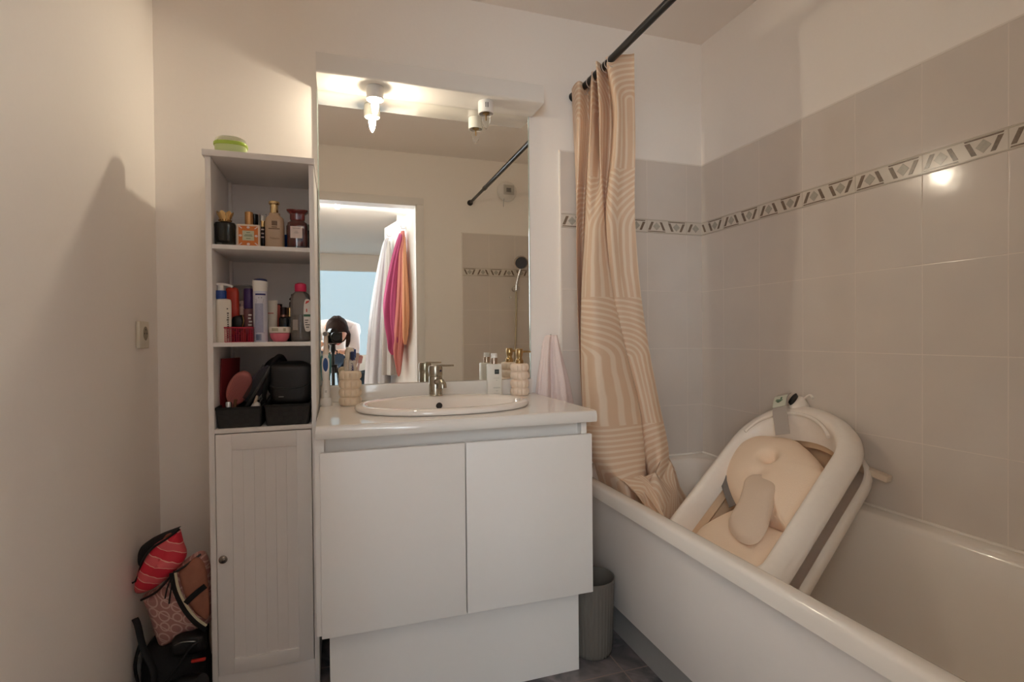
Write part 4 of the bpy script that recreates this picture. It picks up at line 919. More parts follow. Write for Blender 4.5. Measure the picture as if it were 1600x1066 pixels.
# loose top corner that folds over to the right
tc_rows = []
for i in range(14):
    v = i/13; zz = H+.985 - v*.30
    tc_rows.append([(.972 + .078*s_*(1-.35*v) + .010*math.sin(s_*5), 1.655 + .06*s_*s_ + .015*math.sin(s_*6+v), zz - .014*s_ + .004*math.sin(s_*9)) for s_ in [q/16 for q in range(17)]])
hem = []
def crumple(P0, P1, P2, P3, n, m, seed, amp):
    q = random.Random(seed); G = {}
    for i in range(0, n+1):
        for j in range(0, m+1): G[i, j] = (q.random()-.5, q.random()-.5, q.random()-.5)
    rows = []; sub = 5
    for i in range(n*sub+1):
        r = []
        for j in range(m*sub+1):
            u, v = j/(m*sub), i/(n*sub); a, fi = divmod(i, sub); b, fj = divmod(j, sub); a2, b2 = min(a+1, n), min(b+1, m); fi /= sub; fj /= sub
            # creased (piecewise linear) offsets give sharp folds
            g = [(G[a, b][c]*(1-fi)+G[a2, b][c]*fi)*(1-fj) + (G[a, b2][c]*(1-fi)+G[a2, b2][c]*fi)*fj for c in range(3)]
            p = (Vector(P0)*(1-u)+Vector(P1)*u)*(1-v) + (Vector(P2)*(1-u)+Vector(P3)*u)*v
            r.append(tuple(p + Vector(g)*amp))
        rows.append(r)
    return rows
fabric_sheet('gathered_hem', crumple((1.02, 1.63, H-.50), (1.165, 1.71, H-.40), (.955, 1.46, H-.60), (1.13, 1.60, H-.66), 3, 4, 8, .055), cm_, t, u0=.4)
fabric_sheet('gathered_hem', crumple((1.15, 1.70, H-.42), (1.19, 1.74, H-.44), (1.13, 1.56, H-.70), (1.235, 1.70, H-.62), 3, 2, 5, .03), cm_, t, u0=.7)
fabric_sheet('gathered_hem', crumple((.935, 1.70, H-.50), (1.04, 1.64, H-.50), (.940, 1.50, H-.555), (.99, 1.44, H-.62), 3, 3, 21, .028), cm_, t, u0=.2)
ringm = glass('clear plastic ring', (1, 1, 1, 1), .05, 1.4)
ringm = mat('frosted plastic ring', rgb(214, 204, 196), .3, trans=.3, var=0)
for y_ in (1.95, 1.895, 1.84, 1.79, 1.745, 1.715, 1.69, 1.672):
    rr_ = random.Random(int(y_*1000)).uniform(-.25, .25)
    obj('curtain_ring', MB().tube([(RX + .019*math.cos(a), y_ + rr_*.019*math.cos(a), RZ - .004 + .021*math.sin(a)) for a in [2*PI*i/28 for i in range(28)]], .0014, 6, True), ringm, t, 80)

# ------------------------------------------------------------ baby bath
sc_ = .955
C0 = Vector((1.09, 1.355, -.645))*sc_ + Vector((0, 0, H))
av = Vector((0.12994319, -0.98649375, 0.09972384)); bv = Vector((0.78259469, 0.16379889, 0.60059593)); nv = Vector((-0.60881879, 0, 0.79330933))
BL = lambda a, b, n_: C0 + av*a + bv*b + nv*n_
bb = thing('baby_bath', tuple(BL(.0, .25, -.1)), 'white baby bath with rounded head end propped up inside the bathtub', 'baby bath')
bw = mat('white baby bath plastic', rgb(240, 232, 222), .28, coat=.1)
fold = mat('beige folding silicone', rgb(226, 196, 162), .6)
def bring(o, n_, W=.236, kt=1.5, Bt=.232, b1=.395, b0=.0, Bb=.10, m=26, lift=0):
    pts = []; w_ = W-o
    for i in range(m+1):
        a = PI*i/m; pts.append((w_*math.cos(a)-.014*math.sin(a)*0, b1 + (Bt-o*kt)*math.sin(a)**.92 if 0 < i < m else b1))
    for i in range(m+1):
        a = PI + PI*i/m; c = math.cos(a); s_ = math.sin(a)
        pts.append((w_*math.copysign(abs(c)**.5, c), b0 + (Bb-o)*math.copysign(abs(s_)**.7, s_)))
    out = []
    for a_, b_ in pts:
        tt = max(0, min(1, (b_-b1)/(Bt))); out.append(tuple(BL(a_ - .050*tt*tt, b_, n_ + lift*tt*tt)))
    return out
LF = .02
rim = [bring(.012, -.050, lift=LF), bring(.004, -.052, lift=LF), bring(.0, -.047, lift=LF), bring(.002, -.034, lift=LF), bring(.012, -.014, lift=LF), bring(.026, .0, lift=LF), bring(.040, .007, kt=1.3, lift=LF), bring(.050, .006, kt=1.3, lift=LF), bring(.058, -.004, kt=1.4, lift=LF),
       bring(.064, -.020, kt=1.5, lift=LF*.6), bring(.068, -.040, kt=1.55, lift=LF*.4), bring(.072, -.060, kt=1.7)]
obj('rim', MB().loft(rim, False, False), bw, bb, 60)
obj('folding_wall', MB().loft([bring(.064, -.058, kt=1.6), bring(.078, -.085, kt=1.6), bring(.066, -.100, kt=1.6), bring(.082, -.125, kt=1.6), bring(.095, -.15, kt=1.6), bring(.13, -.155, kt=1.5), bring(.20, -.157, kt=1.0)], False, True), fold, bb, 60)
obj('base_shell', MB().loft([bring(.030, -.118), bring(.022, -.120), bring(.018, -.130), bring(.020, -.150), bring(.034, -.166), bring(.10, -.170), bring(.2, -.171, kt=1.0)], False, True), bw, bb, 60)
# groove ring on the head end
arc = []
for i in range(25):
    a = math.radians(22 + 136*i/24); arc.append(tuple(BL(.165*math.cos(a)-.03*math.sin(a), .405 + .150*math.sin(a), .0055 + .012*math.sin(a))))
obj('head_moulding', MB().tube(arc, .006, 8), bw, bb, 80)
legm = mat('cream plastic leg', rgb(222, 206, 186), .4)
lg0, lg1 = Vector((1.515, 1.255, H-.405)), Vector((1.535, 1.130, H-.432))
Pl = place((lg0+lg1)/2, (lg1-lg0), (0, 0, 1))
L_ = (lg1-lg0).length
lego = obj('folding_leg', Pl(MB().box(-L_/2-.02, L_/2, -.014, .014, -.0095, .0095, .002)), legm, bb)
obj('pivot', disc(MB(), lg0 + Vector((-.010, .0, .004)), (-1, -.25, 0), .009, 0, .006, 24), bw, lego)
# head-end thermometer lens and drain clip
obj('lens', MB().loft([[tuple(BL(-.050 + .010*sc_*math.cos(t_)*.9, .618 + .026*math.sin(t_), n_)) for t_ in [2*PI*i/28 for i in range(28)]] for n_ in (.012, .030)]), mat('black oval insert', rgb(18, 18, 20), .3), bb)
obj('lens_bezel', MB().loft([[tuple(BL(-.040 + .022*math.cos(t_)*k1, .612 + .034*math.sin(t_)*k1, n_)) for t_ in [2*PI*i/28 for i in range(28)]] for n_, k1 in ((-.02, 1.1), (.014, 1), (.020, .85))]), bw, bb, 60)
obj('hanging_clip', MB().tube(cat([tuple(BL(-.028, .630, .012)), tuple(BL(-.012, .652, .014)), tuple(BL(.006, .640, .012))], 5), .004, 8), bw, bb, 60)

# cushion
cu = thing('bath_cushion', tuple(BL(0, .25, -.02)), 'beige padded infant bath cushion with grey strap lying inside the white baby bath', 'bath cushion')
cum = mat('peach beige jersey', rgb(244, 222, 198), .85, var=.05, scale=500, bump=.5)
tong = mat('greige jersey', rgb(222, 202, 182), .85, var=.05, scale=500, bump=.5)
def puff(poly, h, base, dim=(), n_=14, kc=None, under=.03):
    P_ = [(p[0], p[1]) for p in cat(list(poly)+[poly[0]], 6)[:-1]]
    cx_ = sum(p[0] for p in P_)/len(P_) if kc is None else kc[0]; cy_ = sum(p[1] for p in P_)/len(P_) if kc is None else kc[1]
    rg = []
    for i in range(n_+1):
        s_ = 1 - i/n_; s_ = max(s_, .02)
        r = []
        for a_, b_ in P_:
            aa, b2 = cx_+(a_-cx_)*s_, cy_+(b_-cy_)*s_
            z = base + h*(max(0, 1-s_**3.2))**.55
            for da, db, dr, dh in dim: z -= dh*math.exp(-((aa-da)**2+(b2-db)**2)/dr**2)
            r.append(tuple(BL(aa, b2, z)))
        rg.append(r)
    bottom = [[tuple(BL(cx_+(a_-cx_)*s_, cy_+(b_-cy_)*s_, base-under*(1-s_**2)-.001)) for a_, b_ in P_] for s_ in (.1, .6, .9)]
    return MB().loft(bottom+rg)
UP = [(-0.0927, 0.5051), (-0.1414, 0.5061), (-0.1863, 0.4956), (-0.2280, 0.4555), (-0.2230, 0.3724), (-0.1738, 0.2826), (-0.0812, 0.1957), (-0.0201, 0.1738), (0.0525, 0.1556), (0.1088, 0.147), (0.158, 0.1375), (0.1766, 0.2368), (0.1745, 0.3399), (0.1422, 0.38), (0.0735, 0.4412), (-0.0115, 0.4956)]
LO = [(-0.0755, 0.1862), (-0.1241, 0.127), (-0.1531, 0.0716), (-0.1455, 0.0215), (-0.1131, -0.0253), (-.04, -.06), (0.0286, -0.0712), (0.1241, -0.0679), (0.1618, -0.043), (0.1704, 0.0276), (0.1609, 0.1308), (0.1117, 0.148), (0.0525, 0.1556), (-0.0211, 0.1747)]
TG = [(-0.0144, 0.3046), (0.019, 0.3036), (0.0668, 0.2616), (0.0869, 0.2081), (0.106, 0.1575), (0.1212, 0.1021), (0.1212, 0.0572), (0.0974, 0.0372), (0.0525, 0.0429), (0.0066, 0.0716), (-0.0086, 0.104), (-0.0163, 0.168), (-0.0316, 0.2158), (-0.0507, 0.2645), (-0.0411, 0.2931)]
obj('head_pad', puff(UP, .070, -.070, ((-.03, .372, .024, .034), (-.012, .362, .018, .02), (-.02, .30, .03, .012)), 22, (-.02, .34)), cum, cu, 70)
obj('seat_pad', puff(LO, .062, -.085, (), 16, (.03, .04)), cum, cu, 70)
obj('tongue_pad', puff(TG, .026, -.012, ((.01, .29, .05, .012),), 12), tong, cu, 70)
def strap(pts, w_, m, name, parent, nrm=nv, th=.0016):
    P_ = [Vector(p) for p in cat([tuple(p) for p in pts], 5)]; rg = []
    for i, p in enumerate(P_):
        t_ = (P_[min(i+1, len(P_)-1)] - P_[max(i-1, 0)]).normalized(); s_ = t_.cross(nrm).normalized(); q_ = s_.cross(t_)
        rg.append([p+s_*w_, p+s_*w_+q_*th, p-s_*w_+q_*th, p-s_*w_])
    return obj(name, MB().loft(rg), m, parent, 50)
grey_strap = mat('grey webbing', rgb(176, 168, 160), .8, var=.1, scale=600, bump=.4)
so = strap([BL(-.036, .480, -.012), BL(-.046, .512, .012), BL(-.062, .550, .032), BL(-.080, .600, .042), BL(-.094, .640, .028)], .024, grey_strap, 'strap', cu)
lo2 = strap([BL(-.067, .562, .0385), BL(-.077, .590, .0435), BL(-.086, .616, .0410)], .0225, mat('pale green woven label', rgb(206, 208, 192), .7), 'label', cu)
lb3 = MB()
f4 = lambda u, v, d: tuple(BL(-.077+u, .590+v, .0460+d))
lb3.prism([(-.002, .014), (.004, .014), (.006, .004), (.001, .004)], f4, 0, .0008)
for a_, b_, v_ in ((-.012, .012, -.002), (-.012, .010, -.008), (-.004, .006, -.014)): lb3.prism([(a_, v_), (b_, v_), (b_, v_+.0032), (a_, v_+.0032)], f4, 0, .0008)
obj('green_print', lb3, mat('leaf green print', rgb(86, 122, 92), .6), lo2)
strap([BL(-.205, .322, -.020), BL(-.160, .262, -.050), BL(-.085, .188, -.062)], .013, mat('dark grey webbing', rgb(116, 110, 106), .8), 'side_strap', cu)
# ------------------------------------------------------------ pile of bags in the corner left of the shelf cabinet
def xzpuff(poly, y, th, n_=10, pw=3.0, tilt=0, wob=0):
    P_ = [(p[0], p[1]) for p in cat(list(poly)+[poly[0]], 5)[:-1]]
    cx_ = sum(p[0] for p in P_)/len(P_); cz_ = sum(p[1] for p in P_)/len(P_); rg = []
    def rr_(s_, sg):
        d_ = th*(max(0, 1-s_**pw))**.5*sg
        return [(cx_+(a_-cx_)*s_, y - d_ + tilt*(b_-cz_) + wob*math.sin(a_*60+b_*45)*(1-s_)*3*th, cz_+(b_-cz_)*s_) for a_, b_ in P_]
    for s_ in (.03, .3, .55, .75, .88, .96): rg.append(rr_(s_, -1))
    rg.append(rr_(1, 0))
    for s_ in (.96, .88, .75, .55, .3, .03): rg.append(rr_(s_, 1))
    return MB().loft(rg)
def stripe_mat(name, c1, c2, c3, ang, sc):
    m = bpy.data.materials.new(name); m.use_nodes = True; k = N(m)
    tc = k.new('ShaderNodeTexCoord'); mp = k.new('ShaderNodeMapping'); mp.inputs['Rotation'].default_value = (0, ang, 0); k.link(tc.outputs['Object'], mp.inputs[0])
    sp = k.new('ShaderNodeSeparateXYZ'); k.link(mp.outputs[0], sp.inputs[0])
    nz = k.new('ShaderNodeTexNoise'); nz.inputs['Scale'].default_value = 30; k.link(tc.outputs['Object'], nz.inputs['Vector'])
    f = k.math('FRACT', k.math('ADD', k.math('MULTIPLY', sp.outputs[2], sc), k.math('MULTIPLY', nz.outputs[0], .35)))
    cr = k.new('ShaderNodeValToRGB'); cr.color_ramp.interpolation = 'CONSTANT'; k.link(f, cr.inputs[0])
    e_ = cr.color_ramp.elements; e_[0].color = c1; e_[1].position = .52; e_[1].color = c3
    for p_, c_ in ((.56, c2), (.94, c3)): x_ = e_.new(p_); x_.color = c_
    k.link(cr.outputs[0], k.b.inputs['Base Color']); k.b.inputs['Roughness'].default_value = .55; return m
y = 1.745
t = thing('striped_pouch', (-.49, y, H-.70), 'pink and red striped zipped pouch on top of the pile in the left corner', 'pouch')
SP = [(-.436, H-.550), (-.428, H-.585), (-.419, H-.628), (-.455, H-.672), (-.500, H-.705), (-.543, H-.708), (-.538, H-.650), (-.520, H-.612), (-.500, H-.583), (-.47, H-.565)]
obj('body', xzpuff(SP, y, .035, tilt=.1), stripe_mat('pink red striped fabric', rgb(212, 38, 62), rgb(222, 92, 100), rgb(236, 176, 160), -.42, 22), t, 70)
obj('black_opening', xzpuff([(-.437, H-.547), (-.462, H-.566), (-.495, H-.584), (-.517, H-.612), (-.530, H-.650), (-.544, H-.640), (-.541, H-.600), (-.518, H-.578), (-.485, H-.562)], y+.022, .030), black_cloth, t, 70)
obj('zipper', MB().tube(cat([(-.434, y-.006, H-.545), (-.462, y-.012, H-.566), (-.497, y-.020, H-.586), (-.519, y-.022, H-.615), (-.531, y-.020, H-.655)], 5), .0035, 8), black, t)
obj('zip_pull', MB().tube([(-.531, y-.022, H-.655), (-.538, y-.025, H-.672), (-.546, y-.022, H-.676)], .0025, 8), black, t)
tag(obj('cosmetic_case', xzpuff([(-.470, H-.560), (-.455, H-.556), (-.448, H-.566), (-.47, H-.582), (-.488, H-.576)], y+.012, .018), mat('orange brown plastic', rgb(150, 74, 52), .4)), 'orange brown case peeking out of the open striped pouch', 'case')
# monogram vanity bag
pm_ = bpy.data.materials.new('dusty pink monogram fabric'); pm_.use_nodes = True; k = N(pm_)
tc = k.new('ShaderNodeTexCoord'); mp = k.new('ShaderNodeMapping'); mp.inputs['Rotation'].default_value = (0, .6, 0); k.link(tc.outputs['Object'], mp.inputs[0])
sp = k.new('ShaderNodeSeparateXYZ'); k.link(mp.outputs[0], sp.inputs[0])
def ringpat(sc, ox, oz, r0):
    fx_ = k.math('SUBTRACT', k.math('FRACT', k.math('ADD', k.math('MULTIPLY', sp.outputs[0], sc), ox)), .5); fz_ = k.math('SUBTRACT', k.math('FRACT', k.math('ADD', k.math('MULTIPLY', sp.outputs[2], sc*.75), oz)), .5)
    d_ = k.math('SQRT', k.math('ADD', k.math('MULTIPLY', fx_, fx_), k.math('MULTIPLY', fz_, fz_))); return k.math('ABSOLUTE', k.math('SUBTRACT', d_, r0))
pa = k.math('MINIMUM', ringpat(26, 0, 0, .30), ringpat(26, .42, .5, .25))
dg = k.math('ABSOLUTE', k.math('SUBTRACT', k.math('FRACT', k.math('MULTIPLY', k.math('ADD', sp.outputs[0], k.math('MULTIPLY', sp.outputs[2], .35)), 30)), .5))
pa = k.math('MINIMUM', pa, dg)
mx = k.new('ShaderNodeMix', data_type='RGBA'); mx.inputs[6].default_value = rgb(172, 124, 118); mx.inputs[7].default_value = rgb(208, 174, 164); k.link(k.math('LESS_THAN', pa, .045), mx.inputs[0])
k.link(mx.outputs[2], k.b.inputs['Base Color']); k.b.inputs['Roughness'].default_value = .5
y = 1.755
t = thing('vanity_bag', (-.44, y, H-.85), 'dusty pink monogram vanity bag with black and cream straps under the striped pouch', 'vanity bag')
VB = [(-.531, H-.728), (-.490, H-.708), (-.455, H-.668), (-.420, H-.638), (-.385, H-.622), (-.368, H-.640), (-.358, H-.70), (-.358, H-.80), (-.366, H-.835), (-.42, H-.850), (-.480, H-.878), (-.498, H-.85), (-.515, H-.78)]
obj('body', xzpuff(VB, y, .048, pw=4), pm_, t, 70)
SB = [(-.432, H-.660), (-.405, H-.634), (-.384, H-.624), (-.368, H-.645), (-.359, H-.70), (-.358, H-.80), (-.385, H-.79), (-.41, H-.75), (-.425, H-.70)]
obj('side_panel', xzpuff(SB, y-.040, .014, pw=4), mat('rust brown fabric', rgb(158, 104, 84), .7, var=.2, scale=40), t, 70)
def xzband(pts, w_, m, name, parent, th=.003): return strap([Vector(p) for p in pts], w_, m, name, parent, nrm=Vector((0, -1, 0)), th=th)
xzband([(-.446, y-.050, H-.655), (-.438, y-.054, H-.70), (-.418, y-.054, H-.755), (-.392, y-.052, H-.800), (-.365, y-.046, H-.832)], .0065, black, 'piping', t)
xzband([(-.436, y-.053, H-.655), (-.428, y-.057, H-.70), (-.408, y-.057, H-.752), (-.384, y-.055, H-.792), (-.362, y-.050, H-.818)], .0032, mat('cream webbing', rgb(206, 196, 168), .7), 'cream_trim', t)
xzband([(-.411, y-.058, H-.742), (-.39, y-.060, H-.722), (-.362, y-.056, H-.702)], .0075, black_cloth, 'carry_strap', t)
obj('zip_cords', MB().tube(cat([(-.440, y-.050, H-.650), (-.455, y-.056, H-.69), (-.462, y-.056, H-.722)], 4), .002, 6), black, t)
obj('zip_cord', MB().tube(cat([(-.438, y-.051, H-.652), (-.447, y-.058, H-.70), (-.452, y-.057, H-.738)], 4), .002, 6), black, t)
obj('top_zip', MB().tube(cat([(-.378, y-.03, H-.620), (-.41, y-.044, H-.640), (-.445, y-.050, H-.662), (-.485, y-.044, H-.705), (-.527, y-.03, H-.728)], 5), .0032, 6), black, t)
# black bags and cables beneath
t = thing('black_bag', (-.45, 1.80, 0), 'large crumpled black bag on the floor under the monogram vanity bag', 'bag')
obj('body', blob((-.452, 1.815, .10), (.085, .105, .098), 12, .22, 44, 30, .8), black_cloth, t, 60)
obj('strap', MB().tube(cat([(-.545, 1.735, H-.782), (-.535, 1.725, H-.80), (-.52, 1.715, .20), (-.49, 1.70, .13), (-.50, 1.69, .05), (-.47, 1.69, .008)], 6), .009, 8, sq=.4), black_cloth, t, 60)
obj('strap', MB().tube(cat([(-.53, 1.74, .22), (-.545, 1.73, .15), (-.53, 1.71, .08), (-.54, 1.69, .012)], 6), .010, 8, sq=.4), black_cloth, t, 60)
t = thing('hair_dryer', (-.41, 1.68, 0), 'black hair dryer with folded handle at the front of the corner pile', 'hair dryer')
Pq = place((-.425, 1.675, .085), (.82, -.35, .35), (-.3, .1, .95))
obj('barrel', Pq(MB().tube([(-.06, 0, 0), (-.055, 0, 0), (.02, 0, 0), (.07, 0, 0), (.075, 0, 0)], [.02, .032, .036, .026, .024], 24)), black, t, 50)
obj('handle', Pq(MB().tube(cat([(-.01, 0, -.02), (-.025, -.01, -.05), (-.05, -.01, -.075)], 4), .015, 12)), black, t, 60)
def cable(pts, label, m=black, r=.0035, name='power_cable'):
    return tag(obj(name, MB().tube(cat(pts, 8), r, 8), m, None, 80), label, 'cable')
cable([(-.53, 1.66, .010), (-.50, 1.64, .06), (-.46, 1.62, .115), (-.41, 1.61, .135), (-.375, 1.62, .11), (-.362, 1.635, .05), (-.365, 1.65, .006)], 'thick black cable arching over the front of the corner pile', r=.0045)
cable([(-.52, 1.69, .006), (-.475, 1.66, .10), (-.43, 1.655, .155), (-.395, 1.66, .205), (-.37, 1.675, .22)], 'thin black cable running up the corner pile towards the shelf cabinet', r=.0028)
cable([(-.46, 1.66, .006), (-.44, 1.645, .04), (-.425, 1.635, .08), (-.422, 1.635, .105)], 'short orange brown cable among the black ones in the corner pile', mat('copper brown cable', rgb(120, 72, 56), .4), .003)
t = thing('flat_pouch', (-.39, 1.70, .20), 'flat shiny black case lying below the monogram vanity bag', 'case')
obj('body', blob((-.405, 1.715, .195), (.045, .028, .030), 5, .12, 32, 20, .7), black_leather, t, 60)
obj('zip', MB().tube(cat([(-.446, 1.698, .20), (-.42, 1.688, .213), (-.39, 1.688, .210), (-.365, 1.70, .196)], 5), .0016, 6), mat('silver zip', rgb(150, 146, 140), .3, 1), t)
tag(obj('red_strap', MB().box(-.395, -.359, 1.672, 1.680, .158, .166, .002), mat('bright red plastic', rgb(176, 40, 30), .4)), 'short bright red strap at the right edge of the corner pile', 'strap')
tag(obj('grey_case', MB().box(-.45, -.362, 1.655, 1.735, .001, .022, .005), mat('dark grey plastic', rgb(72, 72, 74), .5)), 'flat dark grey case on the floor under the corner pile', 'case')

# ------------------------------------------------------------ rear wall: extractor vent and hand shower
vx, vz = 1.212, H+1.070
t = thing('air_vent', (vx, YR, vz), 'round white extractor vent with pull cord high on the door wall, seen in the mirror', 'air vent')
def rdisc(mb, x, z, prof, n=40): return mb.loft([[(x+r*math.cos(2*PI*i/n), YR+d_, z+r*math.sin(2*PI*i/n)) for i in range(n)] for r, d_ in prof])
obj('rim', rdisc(MB(), vx, vz, ((.074, .001), (.076, .010), (.070, .026), (.058, .036), (.048, .040))), white_plastic, t, 40)
gr = MB()
for i in range(-4, 5): gr.box(vx+.006+i*.0095-.0012, vx+.006+i*.0095+.0012, YR+.040, YR+.043, vz-.030, vz+.040)
for i in range(-3, 5): gr.box(vx-.034, vx+.046, YR+.040, YR+.043, vz+i*.0095-.001, vz+i*.0095+.001)
obj('grille', gr, mat('grey white grille', rgb(190, 186, 178), .5), t)
obj('opening', MB().box(vx-.014, vx+.022, YR+.0402, YR+.0412, vz-.012, vz+.018), black, t)
obj('pull_cord', MB().tube([(vx-.030, YR+.030, vz-.060), (vx-.034, YR+.028, vz-.12)], .0012, 6), black, t)
t = thing('hand_shower', (1.262, YR+.04, H+.345), 'chrome hand shower with dark grey face in its wall holder, seen in the mirror', 'shower')
hc = Vector((1.292, YR+.085, H+.535))
fa_ = Vector((-.25, 1, -.30)).normalized()
hh_ = MB(); disc(hh_, hc, fa_, .050, -.016, .010, 36); obj('shower_head', hh_, chrome, t)
disc_o = MB(); disc(disc_o, hc, fa_, .043, .010, .013, 36); obj('face', disc_o, mat('dark grey nozzle plate', rgb(74, 76, 82), .5), t)
obj('handle', MB().tube(cat([tuple(hc - fa_*.012 - Vector((0, 0, .04))), (1.280, YR+.068, H+.45), (1.266, YR+.055, H+.38), (1.262, YR+.052, H+.335)], 5), [.012]*16, 14), chrome, t, 60)
obj('holder', MB().tube([(1.262, YR+T+.001, H+.345), (1.262, YR+.030, H+.345), (1.262, YR+.060, H+.348)], [.020, .022, .024], 24), chrome, t, 50)
obj('hose', MB().tube(cat([(1.262, YR+.052, H+.335), (1.262, YR+.050, H+.10), (1.250, YR+.055, H-.10), (1.230, YR+.06, H-.30), (1.20, YR+.07, H-.40), (1.17, YR+.06, H-.34)], 8), .0062, 10), mat('ribbed chrome hose', rgb(176, 160, 130), .35, .8, var=.1, scale=300), t, 80)
obj('mixer_body', MB().tube([(1.07, YR+.055, H-.33), (1.09, YR+.055, H-.33), (1.25, YR+.055, H-.33), (1.27, YR+.055, H-.33)], [.018, .024, .024, .018], 20), chrome, t, 50)
obj('inlet', MB().tube([(1.10, YR+T+.001, H-.33), (1.10, YR+.05, H-.33)], .016, 16), chrome, t); obj('inlet', MB().tube([(1.24, YR+T+.001, H-.33), (1.24, YR+.05, H-.33)], .016, 16), chrome, t)
tag(obj('wall_button', MB().lathe(0, 0, [(.008, 0), (.007, .012)], 20), white_plastic), 'small round white stick-on hook on the tiles left of the shower hose, in the mirror', 'wall hook')
bpy.data.objects['wall_button'].location = (1.232, YR+T, H+.285); bpy.data.objects['wall_button'].rotation_euler = (-PI/2, 0, 0); bpy.data.objects['wall_button'].name = 'wall_hook'

# ------------------------------------------------------------ open door with hooks, robes and towels (seen in the mirror)
hg = Vector((.545, YR-.095, 0)); de = Vector((.392, -.615, 0)); dl = (de-hg); L_ = dl.length; dn = dl.normalized()
Pd = place((0, 0, 0), dn, (0, 0, 1))
def PD(mb): return MB_from(mb, lambda p: hg + dn*p[0] + Vector((-dn.y, dn.x, 0))*p[1] + Vector((0, 0, p[2])))   # local y>0 is away from the camera side
lf = tag(obj('door_1', PD(MB().box(.004, L_, 0, .038, .008, DZ-.016, .002)), white_satin), kind='structure')
obj('door_handle', PD(MB().tube(cat([(L_-.06, -.002, 1.02), (L_-.06, -.045, 1.02), (L_-.065, -.055, 1.02), (L_-.17, -.055, 1.02)], 4), .008, 10)), chrome, lf)
def hook(s, z, label):
    t = thing('wall_hook', tuple(hg+dn*s+Vector((0, 0, z))), label, 'hook', 'hooks on the door')
    obj('plate', PD(MB().box(s-.010, s+.010, -.004, 0, z-.005, z+.035, .001)), chrome, t)
    obj('arm', PD(MB().tube(cat([(s, -.004, z+.018), (s, -.022, z+.012), (s, -.034, z+.020), (s, -.036, z+.034)], 4), .0035, 8)), chrome, t)
s1 = (Vector((.444, -.436, 0))-hg).dot(dn); s2 = (Vector((.518, -.091, 0))-hg).dot(dn)
hook(s1, H+.80, 'chrome hook carrying the white bathrobes on the open door, seen in the mirror'); hook(s2, H+.80, 'chrome hook carrying the pink towel on the open door, seen in the mirror')
ha = math.atan2(dn.y, dn.x)
def dp_(s, off): v = hg + dn*s - Vector((-dn.y, dn.x, 0))*off; return v.x, v.y
def dlev(rows_): return [(*dp_(s, off), z, w_, d_, ha) for s, off, z, w_, d_ in rows_]
robe = terry('white bathrobe terry', rgb(206, 205, 210))
tag(obj('bathrobe', drape(dlev([(s1, .034, H+.80, .015, .012), (s1+.01, .045, H+.74, .035, .022), (s1+.02, .06, H+.55, .075, .040), (s1+.05, .085, H+.20, .115, .060), (s1+.07, .10, H-.15, .14, .072), (s1+.09, .11, H-.45, .155, .08)]), 6, .22, 1.3, 120, .3), robe, None, 80), 'long white bathrobe hanging nearest the door edge, seen in the mirror', 'bathrobe', )
tag(obj('bathrobe', drape(dlev([(s1-.035, .030, H+.77, .012, .010), (s1-.06, .040, H+.60, .04, .022), (s1-.09, .055, H+.25, .070, .038), (s1-.10, .060, H-.10, .08, .045), (s1-.10, .062, H-.30, .085, .048)]), 5, .3, 2.3, 110, .4), terry('off white bathrobe terry', rgb(196, 192, 188)), None, 80), 'shorter off white bathrobe hanging between the long robe and the pink towel', 'bathrobe')
mag = terry('magenta pink terry', rgb(190, 84, 130)); pch = terry('salmon pink terry', rgb(222, 140, 134)); org = terry('peach orange terry', rgb(236, 172, 134))
tag(obj('bath_towel', drape(dlev([(s2-.01, .034, H+.775, .030, .016), (s2+.00, .045, H+.70, .045, .026), (s2+.06, .065, H+.52, .055, .035), (s2+.10, .085, H+.28, .085, .045), (s2+.10, .085, H+.12, .075, .045), (s2+.06, .080, H-.02, .062, .04), (s2+.08, .078, H-.10, .045, .03), (s2+.09, .078, H-.14, .012, .01)]), 4, .34, .4, 110, .7), mag, None, 80), 'magenta pink bath towel hanging from the hook nearest the hinges, seen in the mirror', 'towel')
tag(obj('bath_towel', drape(dlev([(s2-.02, .030, H+.790, .022, .012), (s2-.03, .036, H+.70, .03, .018), (s2-.02, .045, H+.30, .045, .028), (s2+.01, .055, H+.0, .050, .032), (s2+.03, .060, H-.14, .042, .028), (s2+.02, .060, H-.26, .020, .014), (s2+.02, .060, H-.30, .006, .005)]), 4, .3, 1.1, 110, .5), pch, None, 80), 'salmon pink towel whose corner shows below the magenta one, seen in the mirror', 'towel')
tag(obj('bath_towel', drape(dlev([(s2-.045, .028, H+.74, .016, .010), (s2-.075, .034, H+.45, .035, .018), (s2-.085, .036, H+.20, .045, .022), (s2-.075, .036, H+.02, .030, .018), (s2-.065, .036, H-.06, .010, .008)]), 4, .3, 2.1, 110, .5), org, None, 80), 'peach orange towel hanging closest to the door hinges, seen in the mirror', 'towel')
# hall ceiling lamp
t = thing('hall_ceiling_lamp', (.02, -1.37, ZC), 'small lit round ceiling lamp in the hall, seen in the mirror', 'ceiling lamp')
obj('fitting', MB().lathe(.02, -1.37, [(.04, ZC-.001), (.045, ZC-.008), (.03, ZC-.016)], 28), white_plastic, t)
obj('bulb', MB().lathe(.02, -1.37, [(.012, ZC-.014), (.028, ZC-.030), (.030, ZC-.045), (.018, ZC-.062), (.002, ZC-.067)], 24), mat('hall bulb', (1, .9, .8, 1), .4, var=0, emit=(1, .86, .7, 1), es=60), t, 60)

